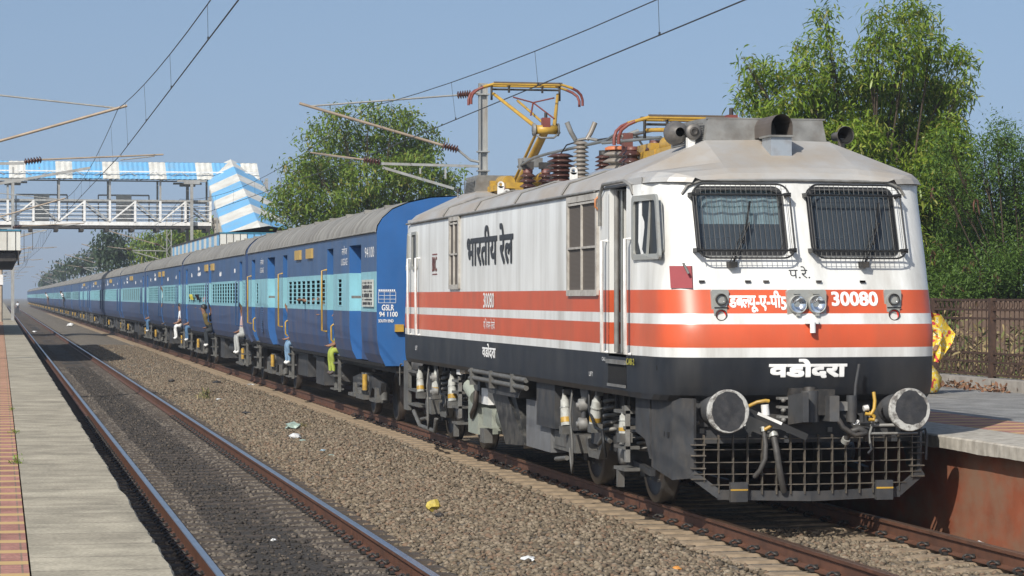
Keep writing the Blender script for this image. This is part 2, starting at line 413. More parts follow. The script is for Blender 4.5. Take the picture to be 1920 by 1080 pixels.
rail(RT-G2, RAILTOP2, 'brown rail under the near side of the train, beside the ballast heap')
rail(RT+G2, RAILTOP2, 'brown rail under the far side of the train, beside the red platform wall')

# sleepers with their clips
def clip_mesh():
    b = MB()
    b.box((-.055,-.05,-.012),(.03,.05,.006), DARK); b.box((-.055,-.022,.0),(-.03,.022,.05), DARK)
    pts = [(-.045,-.03,.012),(-.045,.04,.014),(-.03,.062,.024),(-.008,.05,.036),(-.005,.0,.042),(.0,-.045,.040),(.028,-.055,.026),(.05,-.02,.016),(.052,.03,.012)]
    b.tube(pts, .0125, DARK, n=6)
    return b
cl = clip_mesh().build('rail_clip'); clip_data = cl.data; bpy.data.objects.remove(cl)
def sleeper_mesh(b, m, x=0, y=0, z=0):
    hw = 1.375
    pts = [(-hw,.0),(-hw+.05,.0),(-.55,.0),(-.3,-.025),(.3,-.025),(.55,.0),(hw-.05,.0),(hw,.0)]
    vs = []
    for i, (px, dz) in enumerate(pts):
        e = .03 if i in (0, 7) else 0
        vs += [(x+px, y-.15, z-.21), (x+px, y-.115+e*.3, z+dz-e*.4), (x+px, y+.115-e*.3, z+dz-e*.4), (x+px, y+.15, z-.21)]
    fs = []
    for i in range(7):
        a = i*4
        fs += [(a,a+1,a+5,a+4),(a+1,a+2,a+6,a+5),(a+2,a+3,a+7,a+6)]
    fs += [(3,2,1,0),(28,29,30,31)]
    b.add(vs, fs, m)
for cx, m, lab in ((LT, CONCD, 'soot blackened concrete sleeper half buried in ballast under the empty left track'), (RT, CONC, 'sandy concrete sleeper under the track the train runs on')):
    b = MB(); sleeper_mesh(b, m); s0 = b.build('sleeper'); sd = s0.data; bpy.data.objects.remove(s0)
    for i in range(150):
        y = 19.3 + i*.6
        s = bpy.data.objects.new('sleeper', sd); col.objects.link(s); s.location = (cx, y, -.186)
        tag(s, lab, 'sleeper', 'concrete sleepers of the empty track' if cx == LT else 'concrete sleepers under the train')
        if i < 55:
            for u in (-G2, G2):
                for sg in (-1, 1):
                    c = bpy.data.objects.new('rail_clip', clip_data); col.objects.link(c); c.parent = s
                    c.location = (u + sg*.085, 0, .022); c.rotation_euler = (0, 0, 0 if sg > 0 else pi)
                    c.scale = (-1 if 0 else 1, 1, 1)
b = MB()
for cx, m in ((LT, CONCD), (RT, CONC)):
    for i in range(150, 600): sleeper_mesh(b, m, cx, 19.3+i*.6, -.186)
tag(b.build('distant_sleepers'), 'concrete sleepers far down both tracks', kind='stuff')

# platforms
def paving(name, cols, sx, sy, mortar=(.12,.10,.09), rough=.85, dirt=None, off=.5, msz=.01):
    m = bpy.data.materials.new(name); m.use_nodes = True; nt = m.node_tree; b = nt.nodes['Principled BSDF']; N = nt.nodes.new; L = nt.links.new
    tc = N('ShaderNodeTexCoord'); br = N('ShaderNodeTexBrick'); br.offset = off
    br.inputs['Scale'].default_value = 1; br.inputs['Brick Width'].default_value = sx; br.inputs['Row Height'].default_value = sy
    br.inputs['Mortar Size'].default_value = msz; br.inputs['Color1'].default_value = (*cols[0],1); br.inputs['Color2'].default_value = (*cols[1],1); br.inputs['Mortar'].default_value = (*mortar,1)
    L(tc.outputs['Object'], br.inputs['Vector'])
    nz = N('ShaderNodeTexNoise'); nz.inputs['Scale'].default_value = 3; nz.inputs['Detail'].default_value = 8; L(tc.outputs['Object'], nz.inputs['Vector'])
    mr = N('ShaderNodeMapRange'); mr.inputs[1].default_value = .3; mr.inputs[2].default_value = .7; mr.inputs[3].default_value = .7; mr.inputs[4].default_value = 1.2; L(nz.outputs[0], mr.inputs[0])
    mx = N('ShaderNodeMix'); mx.data_type = 'RGBA'; mx.blend_type = 'MULTIPLY'; mx.inputs[0].default_value = 1
    L(br.outputs[0], mx.inputs[6]); L(mr.outputs[0], mx.inputs[7]); out = mx.outputs[2]
    n4 = N('ShaderNodeTexNoise'); n4.inputs['Scale'].default_value = 38; n4.inputs['Detail'].default_value = 4; L(tc.outputs['Object'], n4.inputs['Vector'])
    r4 = N('ShaderNodeMapRange'); r4.inputs[1].default_value = .35; r4.inputs[2].default_value = .65; r4.inputs[3].default_value = .78; r4.inputs[4].default_value = 1.12; L(n4.outputs[0], r4.inputs[0])
    m4 = N('ShaderNodeMix'); m4.data_type = 'RGBA'; m4.blend_type = 'MULTIPLY'; m4.inputs[0].default_value = 1; L(out, m4.inputs[6]); L(r4.outputs[0], m4.inputs[7]); out = m4.outputs[2]
    if len(cols) > 2:       # bands of a third colour across the strip
        wv = N('ShaderNodeTexWave'); wv.bands_direction = 'Y'; wv.inputs['Scale'].default_value = .5; wv.inputs['Distortion'].default_value = .6; L(tc.outputs['Object'], wv.inputs['Vector'])
        r = N('ShaderNodeMapRange'); r.inputs[1].default_value = .78; r.inputs[2].default_value = .86; r.inputs[4].default_value = .85; L(wv.outputs['Fac'], r.inputs[0])
        m3 = N('ShaderNodeMix'); m3.data_type = 'RGBA'; m3.inputs[7].default_value = (*cols[2],1); L(r.outputs[0], m3.inputs[0]); L(out, m3.inputs[6]); out = m3.outputs[2]
    L(out, b.inputs['Base Color']); b.inputs['Roughness'].default_value = rough; b.inputs['Specular IOR Level'].default_value = .15
    bp = N('ShaderNodeBump'); bp.inputs['Strength'].default_value = .4; bp.inputs['Distance'].default_value = .01; L(nz.outputs[0], bp.inputs['Height']); L(bp.outputs[0], b.inputs['Normal'])
    return m
SLAB = paving('coping_slabs', [(.40,.36,.275),(.33,.295,.225)], 4.0, .72, mortar=(.22,.195,.15), msz=.012)
TILE = paving('red_yellow_paving', [(.42,.215,.17),(.36,.175,.14),(.52,.37,.16)], .12, .12, mortar=(.24,.17,.13), off=0, msz=.006)
PAV = paving('grey_paving', [(.265,.262,.25),(.235,.232,.222)], 3.0, 2.4, mortar=(.13,.125,.12), msz=.02)
WALLR = M('red_oxide_wall', (.24,.075,.038), .85, var=.22, scale=3, dirt=(.21,.13,.085), damt=.85, dscale=(1.2,1.2,2.0), dlo=.38, dhi=.6, bump=.2)
def rough_edge(b, x, sgn, z0, z1, y0, y1, step, m, xb):
    """coping lip with a slightly broken, irregular edge"""
    n = int((y1-y0)/step); T = []
    for i in range(n+1):
        y = y0 + (y1-y0)*i/n
        j = mnoise.noise((y*1.1, x, 2))*.022 + mnoise.noise((y*5, x, 3))*.012 - max(0, mnoise.noise((y*2.6, x, 9))-.32)*.16
        T.append((y, j))
    for i in range(n):
        (ya, ja), (yb, jb) = T[i], T[i+1]
        b.add([(x+sgn*ja, ya, z0+ja*.7), (x+sgn*jb, yb, z0+jb*.7), (x+sgn*jb, yb, z1-.015), (x+sgn*ja, ya, z1-.015), (x-sgn*.015+sgn*ja, ya, z1), (x-sgn*.015+sgn*jb, yb, z1), (xb, ya, z1), (xb, yb, z1), (xb, ya, z0), (xb, yb, z0)],
              [(0,1,2,3),(3,2,5,4),(4,5,7,6),(0,1,9,8)], m)
# left
b = MB(); b.box((-9,-6,-.6),(.74,620,PLZ-.14), WALLR); b.box((-9,-6,PLZ-.14),(-.85,620,PLZ-.004), PAV)
pl = b.build('platform'); tag(pl, kind='structure')
b = MB(); b.box((-.85,-6,PLZ-.14),(.155,620,PLZ), TILE); b.build('tile_strip', pl)
b = MB(); rough_edge(b, .92, 1, PLZ-.14, PLZ, 10, 90, .14, SLAB, .165); rough_edge(b, .92, 1, PLZ-.14, PLZ, 90, 620, 5, SLAB, .165); b.build('coping', pl)
# right
PX = 9.80
b = MB(); b.box((PX+.16,8,-.6),(16,470,PLZ-.15), WALLR); b.box((11.72,8,PLZ-.15),(16,470,PLZ-.004), PAV)
pr = b.build('platform'); tag(pr, kind='structure')
b = MB(); b.box((10.72,8,PLZ-.15),(11.72,470,PLZ), TILE); b.build('tile_strip', pr)
b = MB(); rough_edge(b, PX, -1, PLZ-.14, PLZ, 12, 60, .1, COPE, 10.715); rough_edge(b, PX, -1, PLZ-.14, PLZ, 60, 470, 5, COPE, 10.715); b.build('coping', pr)
# ------------------------------------------------------------------ the electric locomotive
YF = 24.62; LLEN = 17.45; SU = 1.572
loco = thing('locomotive', 'white electric locomotive with orange bands and black skirt at the head of the blue train', 'locomotive', (RT, YF, 0))
def lv(px, u=-1.572): return yat(px, RT+u) - YF          # px column -> metres behind the nose, on the side plane u
def lz(py, v, u=-1.572): return zat(py, RT+u, YF+v)
def R(z):
    T = [(1.24,.16),(1.30,.05),(1.40,.0),(1.69,-.02),(1.93,-.035),(2.03,-.005),(2.14,.03),(2.385,.10),(2.75,.21),(3.45,.45),(3.52,.47),(3.6,.52)]
    if z <= T[0][0]: return T[0][1]
    for (a, ra), (c, rc) in zip(T, T[1:]):
        if z <= c: return ra + (rc-ra)*(z-a)/(c-a)
    return T[-1][1]
def fv(u, z): return .085*abs(u) + R(z)
def FP(u, z, off=0.0):                                    # a point on the nose, off metres in front of it
    return Vector((u, fv(u, z) - off, z))
zl = [1.24,1.30,1.40,1.69,1.79,1.93,2.03,2.14,2.385,2.55,2.77,3.10,3.43,3.50,3.575]
def zmat(z):
    if z < 1.69: return BLACKP
    if z < 1.79: return WHITE
    if z < 2.03: return ORANGE
    if z < 2.14: return WHITE
    if z < 2.385: return ORANGE
    return WHITE if z < 3.50 else ROOF
# plan outline at the waist, near side rear to front to far side
us = [-1.09,-.6,-.19,0,.12,.6,1.05,1.12]
WIN = [(-1.09,-.19),(.12,1.05)]
def outline(z):
    w = SU - max(0, z-3.45)*.25
    tw = -.03 if z < 1.3 else 0
    r = R(z); P = []
    P.append((-w-tw, LLEN/2))
    P += [(-w-tw, v) for v in (4.27, 2.77, 2.30, 1.50)]
    P += [(-1.535, 1.0), (-1.505, .55+r), (-1.47, .40+r), (-1.41, .27+r), (-1.31, .18+r), (-1.20, .125+r)]
    P += [(u, fv(u, z)) for u in us]
    P += [(1.20,.125+r),(1.31,.18+r),(1.41,.27+r),(1.47,.40+r),(1.505,.55+r),(1.535,1.0)]
    P += [(w+tw, v) for v in (1.50, 2.30, 2.77, 4.27)] + [(w+tw, LLEN/2)]
    return P
def cabshell(b, rear):
    rows = [[(u, (LLEN - v) if rear else v, z) for u, v in outline(z)] for z in zl]
    k = len(rows[0])
    for i in range(len(zl)-1):
        zm = (zl[i]+zl[i+1])/2
        for j in range(k-1):
            um = (rows[i][j][0] + rows[i][j+1][0])/2; vm = (rows[i][j][1]+rows[i][j+1][1])/2
            if not rear:
                if um < -1.5 and 1.5 < vm < 2.30 and 1.69 < zm < 3.5: continue          # open cab door
                if 2.77 < zm < 3.43 and any(a < um < c for a, c in WIN) and vm < 1: continue        # windscreens
            q = [rows[i][j], rows[i][j+1], rows[i+1][j+1], rows[i+1][j]]
            if rear: q = q[::-1]
            sm = zm > 1.3
            b.add(q, [(0,1,2,3)], zmat(zm), sm)
b = MB(); cabshell(b, False); cabshell(b, True)
b.box((-1.5,1.0,1.24),(1.5,LLEN-1,1.30), UNDER)
# weld so that smooth shading runs round the corners
body = b.build('body', loco)
bm = bmesh.new(); bm.from_mesh(body.data); bmesh.ops.remove_doubles(bm, verts=bm.verts, dist=.0005)
for e in bm.edges:
    if len(e.link_faces) == 2 and e.calc_face_angle(0) > .45: e.smooth = False
bm.to_mesh(body.data); bm.free()

# roof: stations along the engine, each a line across it
def roof_station(v, w, ze, zm, zt, m):
    return [(-w, v, ze), (-w+.03, v, ze+.05), (-w+.10, v, zm), (-m, v, zt), (0, v, zt+.015), (m, v, zt), (w-.10, v, zm), (w-.03, v, ze+.05), (w, v, ze)]
E0 = 3.50
st = [  (roof_station(.50, 1.12, E0, 3.525, 3.53, .72)), (roof_station(.53, 1.20, E0+.005, 3.56, 3.60, .72)),
        (roof_station(.62, 1.36, E0+.01, 3.60, 3.66, .72)), (roof_station(.80, 1.50, E0+.01, 3.62, 3.73, .72)),
        (roof_station(1.48, 1.575, E0+.01, 3.64, 4.0, .70)), (roof_station(2.7, 1.583, E0+.01, 3.64, 4.0, .70)),
        (roof_station(4.3, 1.583, E0+.01, 3.66, 3.80, 1.05)), (roof_station(LLEN/2, 1.583, E0+.01, 3.66, 3.80, 1.05))]
full = st + [[(p[0], LLEN-p[1], p[2]) for p in s_] for s_ in reversed(st[:-1])]
b = MB(); k = 9
for i in range(len(full)-1):
    for j in range(k-1):
        b.add([full[i][j], full[i][j+1], full[i+1][j+1], full[i+1][j]], [(3,2,1,0)], ROOF, False)
for v in (4.6, 7.4, 10.2, 12.8):                      # sheet joints
    b.tube([(-1.588,v,3.53),(-1.50,v,3.665),(-1.05,v,3.815),(1.05,v,3.815),(1.5,v,3.665)], .014, GREYB, 5)
b.tube([(-1.592,2.9,3.505),(-1.592,LLEN-1.2,3.505)], .016, GREYB, 6)    # gutter
b.tube([(-1.595,2.62,3.1),(-1.60,2.6,3.44),(-1.60,2.45,3.555),(-1.60,1.5,3.555),(-1.575,1.32,3.50),(-1.55,1.28,3.40)], .02, GREYB, 6)   # rain strip over the door
b.tube([FP(-1.10,3.38,.015)+Vector((-.12,.04,0)), FP(-1.09,3.47,.02)+Vector((-.07,.01,0)), FP(-1.0,3.525,.03), FP(0,3.53,.03), FP(1.0,3.525,.03), FP(1.09,3.47,.02)+Vector((.07,.01,0)), FP(1.10,3.38,.015)+Vector((.12,.04,0))], .015, GREYB, 6)
roof = b.build('roof', loco)
# cab interior: back wall, desk, side of the cab; floor
b = MB()
b.box((-1.45,2.42,1.3),(1.45,2.46,3.5), M('cab_back_wall', (.20,.25,.28), .8))
b.box((-1.40,.62,1.7),(1.40,1.1,2.55), INTER); b.box((-1.5,.5,1.55),(1.5,2.4,1.60), INTER)
b.box((-.9,1.35,2.2),(-.45,1.5,2.95), INTER); b.box((.5,1.35,2.2),(.9,1.5,2.95), INTER)
b.build('cab_interior', loco)
# half drawn blinds behind the windscreens
BLIND = M('pale_blue_blind', (.33,.40,.40), .8, var=.12, scale=10)
for s_, zb, ww in ((-1, 3.07, .90), (1, 3.34, .90)):
    b = MB(); n = 12
    vs = []
    for i in range(n+1):
        u = (-.19 - ww*i/n) if s_ < 0 else (.12 + ww*i/n); dv = .012*sin(i*2.2)
        vs += [(u, fv(u, 3.43)+.10+dv, 3.46), (u, fv(u, zb)+.14+dv, zb)]
    b.add(vs, [(2*i, 2*i+1, 2*i+3, 2*i+2) for i in range(n)], BLIND); b.build('window_blind', loco)
def rrect(u0, u1, z0, z1, r, n=5):
    P = []
    for cx, cz, a0 in ((u1-r, z1-r, 0), (u0+r, z1-r, 90), (u0+r, z0+r, 180), (u1-r, z0+r, 270)):
        for i in range(n+1):
            a = radians(a0 + 90*i/n); P.append((cx + r*cos(a), cz + r*sin(a)))
    return P
def ring(b, O, I_, fn, m, off0, off1):
    k = len(O); vs = [fn(u, z, off1) for u, z in O] + [fn(u, z, off1) for u, z in I_] + [fn(u, z, off0) for u, z in O] + [fn(u, z, off0-.05) for u, z in I_]
    fs = []
    for i in range(k):
        j = (i+1) % k
        fs += [(i, j, k+j, k+i), (2*k+i, 2*k+j, j, i), (k+i, k+j, 3*k+j, 3*k+i)]
    b.add(vs, fs, m)
for s_ in (-1, 1):
    u0, u1 = WIN[0 if s_ < 0 else 1]
    gl = MB(); gl.add([FP(u0, 2.77, -.03), FP(u1, 2.77, -.03), FP(u1, 3.10, -.03), FP(u0, 3.10, -.03), FP(u1, 3.43, -.03), FP(u0, 3.43, -.03)], [(0,1,2,3),(3,2,4,5)], GLASS)
    win = gl.build('windscreen', loco)
    b = MB(); ring(b, rrect(u0-.035, u1+.025, 2.735, 3.465, .10), rrect(u0+.012, u1-.012, 2.785, 3.42, .10), FP, BLK, 0, .012); b.build('gasket', win)
    # protective grille standing off the glass
    b = MB(); a0, a1 = u0-.055, u1+.055; za, zb = 2.71, 3.48; D = .14
    P = rrect(a0, a1, za, zb, .12); pts = [FP(u, z, D) for u, z in P]; b.tube(pts+[pts[0]], .010, BLK, 6)
    for i in range(19):
        u = a0 + (a1-a0)*(i+.5)/19; b.tube([FP(u, za+.01, D), FP(u, 3.1, D), FP(u, zb-.01, D)], .0034, UNDERL, 4, caps=False)
    for z in (2.79, 3.37): b.tube([FP(a0-.01, z, D+.012), FP(a1+.01, z, D+.012)], .011, BLK, 6)
    for z in (3.43, 2.735): b.tube([FP(a0+.03, z, D), FP(a1-.03, z, D)], .003, GREYB, 4, caps=False)
    for u in (a0, a1):
        for z in (2.79, 3.37): b.cbox(FP(u, z, D*.5), (.035, D+.02, .045), BLK)
    b.build('window_grille', loco)
    # wiper
    b = MB(); ub = s_*.66+(-.12 if s_ < 0 else -.02); 
    b.cbox(FP(ub, 2.645, .05), (.09, .1, .06), DARK); b.tube([FP(ub, 2.645, .03), FP(ub, 2.66, .09), FP(ub+.10, 2.85, .075), FP(ub+.22, 3.08, .065)], .011, BLK, 6)
    b.tube([FP(ub-.03, 2.66, .08), FP(ub+.08, 2.88, .07), FP(ub+.20, 3.08, .06)], .006, BLK, 5)
    b.bar(FP(ub+.14, 2.86, .05), FP(ub+.25, 3.30, .05), .016, .03, BLK, up=(0,1,0)); b.build('wiper', loco)
# lamps
def lamp_disc(b, u, z, r, off, m1, m2, deep=.05):
    o = FP(u, z, off); b.lathe([(0, r), (-.012, r*1.06), (-.02, r), (-.015, r*.9)], o, (0,1,0), LAMPG, 24)
    b.lathe([(-.012, r*.9), (deep*.4, r*.75), (deep, r*.35), (deep*1.05, 0)], o, (0,1,0), m1, 24)
    b.lathe([(-.018, r*.86), (-.026, r*.5), (-.028, 0)], o, (0,1,0), m2, 24)
LENS = glass('lamp_lens', (.93,.95,.97), .03)
b = MB(); P = rrect(-.235, .185, 2.085, 2.385, .03)
b.prism([Vector((u, fv(0, 2.385)-.055, z)) for u, z in P], (0,.12,0), LAMPG)
hp = b.build('headlight_panel', loco)
fh = fv(0, 2.385) - .055
for u in (-.13, .075):
    b = MB(); o = Vector((u, fh-.045, 2.235))
    b.lathe([(.06,.097),(0,.097),(-.012,.09),(0,.084)], o, (0,1,0), LAMPG, 26)
    b.lathe([(.0,.084),(.03,.06),(.05,.02),(.052,0)], o, (0,1,0), CHROME, 26)
    b.lathe([(-.004,.083),(-.012,.045),(-.015,0)], o, (0,1,0), LENS, 26)
    b.cbox(o+Vector((0,.01,-.105)), (.04,.03,.03), LAMPG); b.cbox(o+Vector((-.01,.03,.112)), (.06,.02,.014), LAMPG)
    b.build('headlight', hp)
for uc in (-.92, .945):
    b = MB(); z0, z1 = 2.02, 2.385; yf = fv(uc, 2.385)-.05
    b.prism([Vector((uc+du, yf, z)) for du, z in rrect(-.10,.085,z0,z1,.02)], (0,.14,0), LAMPG)
    P = rrect(-.075,.065,z0+.05,z1-.03,.068); b.prism([Vector((uc+du-.005, yf-.022, z)) for du, z in P], (0,.03,0), LAMPG)
    b.cbox((uc, yf-.024, 2.20), (.15,.008,.012), BLK)
    ml = b.build('marker_light', loco)
    for z, m in ((2.285, CHROME), (2.125, REDL)):
        b = MB(); o = Vector((uc-.005, yf-.03, z)); b.lathe([(.01,.06),(-.015,.06),(-.018,.052),(-.004,.05)], o, (0,1,0), DARK, 22)
        b.lathe([(-.004,.05),(.012,.035),(.016,0)], o, (0,1,0), m if m is REDL else M('dark_lens', (.10,.11,.11), .15), 22); b.build('lens', ml)
b = MB(); o = FP(0, 1.99, .05); b.tube([o+Vector((0,0,.06)), o+Vector((0,-.01,-.05))], .03, WHITE, 12); b.cbox(o+Vector((0,.03,.07)), (.13,.06,.05), WHITE); b.build('jumper_socket', loco)
b = MB()
for u in (-1.10, -.62, .02, .62): b.cbox(FP(u if u != .02 else -.43, 2.47, .012), (.055,.03,.022), DARK)
for u in (.13, .62): b.cbox(FP(u, 2.47, .012), (.055,.03,.022), DARK)
b.build('bracket', loco)
# red plate on the near corner, with its handle
b = MB(); pa = Vector((-1.385, .25+R(2.5), 0)); pb = Vector((-1.19, .115+R(2.5), 0))
d = (pb-pa); nrm = Vector((d.y, -d.x, 0)).normalized()
pl4 = [pa+nrm*.02+Vector((0,-.035,2.40)), pb+nrm*.02+Vector((0,-.035,2.40)), pb+nrm*.02+Vector((0,.02,2.63)), pa+nrm*.02+Vector((0,.02,2.63))]
b.prism(pl4, -nrm*.05, REDF); b.tube([pb+nrm*.05+Vector((-.08,0,2.66)), pb+nrm*.06+Vector((-.02,-.01,2.55))], .014, GREYB, 6); b.build('flag_plate', loco)
# lettering on the nose
def nosefn(uc, zc, w, h): return lambda a, c: FP(uc - w/2 + a, zc - h/2 + c, .004)
hf = [('ड',1,0),('ब',.80,0),('ल',.78,0),('य',1,0),('ू',1,0),('-',1,0),('ए',1,0),('-',1,0),('प',1,0),('ी',1,0),('5',1,-.12)]
lettering('lettering', hf, .60, .225, nosefn(-.535, 2.262, .60, .225), LETW, loco, .029)
lettering('lettering', '30080', .52, .15, nosefn(.515, 2.29, .52, .15), LETW, loco, .03)
lettering('lettering', 'वडोदरा', .84, .20, nosefn(-.02, 1.575, .84, .20), LETW, loco, .045)
lettering('lettering', 'प.रे.', .22, .125, nosefn(-.07, 2.565, .22, .125), LETK, loco, -.004)
# lettering on the side
def sidefn(v0, v1, z0, z1, u=-SU-.004): return (lambda a, c: Vector((u, v1 - a, z0 + c)))
def sidetext(t, px0, px1, z0, z1, m, bold=.01):
    v1, v0 = lv(px0), lv(px1); lettering('lettering', t, v1-v0, z1-z0, sidefn(v0, v1, z0, z1), m, loco, bold)
sidetext('भारतीय रेल', 876, 963, 2.74, 3.30, LETK, .03)
sidetext('30080', 907, 927, 2.155, 2.365, LETW)
sidetext([('प',1,0),('ि',1,0),('श',.72,0),('च',1,0),('म',1,0),(' ',1,0),('र',1,0),('े',1,0),('ल',1,0),('व',1,0),('े',1,0)], 907, 928, 1.865, 2.01, LETW, 0)
sidetext('वडोदरा', 905, 930, 1.465, 1.665, LETW, .03)
sidetext('BRC', 811, 819.5, 2.70, 2.93, RED, .01)
b = MB(); b.box((-SU-.005, lv(811), 2.955), (-SU-.002, lv(820), 2.975), RED); b.box((-SU-.005, lv(811), 2.65), (-SU-.002, lv(820), 2.668), RED); b.build('emblem', loco)
sidetext('CAB-2', 1175.5, 1190, 1.585, 1.655, LETY, .01)
sidetext('CAB-2', 1129, 1137, 1.60, 1.64, LETW, 0)
sidetext('LIFT', 1105, 1112, 1.41, 1.46, LETW, 0); sidetext('LIFT', 779, 783, 1.45, 1.52, LETW, 0)
# open cab door
b = MB()
for z0, z1 in zip(zl, zl[1:]):
    if z0 < 1.65 or z1 > 3.505: continue
    zm = (z0+z1)/2; m = zmat(zm)
    b.box((-SU+.005,1.498,z0),(-SU+.20,1.515,z1), m); b.box((-SU+.005,2.285,z0),(-SU+.20,2.302,z1), m)
    b.box((-1.40,1.52,z0),(-1.37,1.95,z1), m)      # the leaf, swung inwards
b.box((-1.36,1.52,1.69),(-1.34,2.29,3.49), INTER); b.box((-SU+.0,1.50,1.66),(-SU+.21,2.30,1.69), UNDERL)
b.tube([(-1.50,2.22,1.7),(-1.50,2.22,3.48)], .03, GREYB, 8); b.tube([(-1.46,2.13,1.7),(-1.46,2.13,3.48)], .018, COPPER, 8)
b.build('door', loco)
b = MB(); b.box((-SU-.006,1.50,1.33),(-SU+.02,2.30,1.58), INTER); b.box((-SU-.03,1.48,1.58),(-SU+.02,2.32,1.625), GREYB); b.box((-SU-.02,1.50,1.33),(-SU+.02,2.30,1.36), GREYB); b.build('step_recess', loco)
for v in (lv(1138), lv(1182), LLEN-2.40, LLEN-1.60):
    b = MB(); b.tube([(-SU-.0,v,2.93),(-SU-.06,v,2.93),(-SU-.06,v,1.70),(-SU,v,1.70)], .02, WHITEM, 8); b.build('handrail', loco)
# cab side window
def SP(v, z, off=0.0):
    d = min(v, LLEN-v) ; r = R(z)
    T = [(.40+r,-1.47),(.55+r,-1.505),(1.0,-1.535),(1.5,-1.572),(99,-1.572)]
    u = T[0][1]
    for (a, ua), (c, uc) in zip(T, T[1:]):
        if d >= a: u = ua + (uc-ua)*min(1, (d-a)/(c-a))
    return Vector((u - off, v, z))

def sidepanel(name, px0, px1, z0, z1, frame, pane, fr=.05, r=.05, bars=(), u=-SU, slant=0):
    v1, v0 = (px0, px1) if px0 < 30 else (lv(px0, u), lv(px1, u))
    if v0 > v1: v0, v1 = v1, v0
    fn = SP
    O = rrect(v0, v1, z0, z1, r); I_ = rrect(v0+fr, v1-fr, z0+fr, z1-fr, max(.01, r-.01)); 
    if slant: O = [(a + slant*max(0,(z-z0))*(1 if a < (v0+v1)/2 else 0), z) for a, z in O]; I_ = [(a + slant*max(0,(z-z0))*(1 if a < (v0+v1)/2 else 0), z) for a, z in I_]
    b = MB(); ring(b, O, I_, fn, frame, 0, .03); w = b.build(name, loco)
    b = MB(); b.add([fn(a, z, .006) for a, z in I_], [tuple(range(len(I_)))], pane)
    for (a0, c0, a1, c1) in bars: b.bar(fn(v0+(v1-v0)*a0, z0+(z1-z0)*c0, .02), fn(v0+(v1-v0)*a1, z0+(z1-z0)*c1, .02), .02, .025, frame)
    b.build('pane', w)
DGL = M('dark_window_glass', (.022,.025,.027), .3, var=.1, spec=.25)
sidepanel('side_window', 1188, 1226, 2.70, 3.38, LAMPG, DGL, .06, .06, [(.45,.05,.45,.95)], u=-1.556, slant=.22)
sidepanel('side_window', LLEN-1.35, LLEN-.70, 2.75, 3.36, LAMPG, DGL, .05, .05)
sidepanel('side_window', LLEN-2.25, LLEN-1.75, 2.75, 3.36, LAMPG, DGL, .05, .05)
# louvred grilles
def mesh_mat():
    m = bpy.data.materials.new('filter_mesh'); m.use_nodes = True; nt = m.node_tree; b = nt.nodes['Principled BSDF']; N = nt.nodes.new; L = nt.links.new
    tc = N('ShaderNodeTexCoord'); w = N('ShaderNodeTexWave'); w.bands_direction = 'Z'; w.inputs['Scale'].default_value = 22; L(tc.outputs['Object'], w.inputs[0])
    r = N('ShaderNodeValToRGB'); r.color_ramp.elements[0].color = (.075,.062,.05,1); r.color_ramp.elements[1].color = (.105,.09,.075,1); L(w.outputs[1], r.inputs[0]); L(r.outputs[0], b.inputs[0])
    bp = N('ShaderNodeBump'); bp.inputs['Strength'].default_value = .25; bp.inputs['Distance'].default_value = .01; L(w.outputs[1], bp.inputs['Height']); L(bp.outputs[0], b.inputs['Normal']); b.inputs['Roughness'].default_value = .7
    return m
FM = mesh_mat()
FRAMEW = M('dirty_white_frame', (.42,.40,.36), .5, var=.12, dirt=(.16,.13,.10), damt=.6, dscale=(6,6,6))
sidepanel('air_grille', 1066, 1123, 2.32, 3.48, FRAMEW, FM, .07, .02, [(.5,.03,.5,.92),(.05,.48,.95,.48),(.04,.92,.96,.92)])
sidepanel('air_grille', 844.5, 863, 2.42, 3.50, FRAMEW, FM, .07, .02, [(.5,.03,.5,.92),(.05,.48,.95,.48),(.04,.90,.96,.90)])
b = MB(); b.tube([(-SU-.01, lv(1124)+.02, 3.43),(-SU-.05, lv(1124), 3.40),(-SU-.05, lv(1124), 3.32),(-SU, lv(1124), 3.28)], .013, M('orange_hook', (.4,.16,.06), .5), 6); b.build('hook', loco)

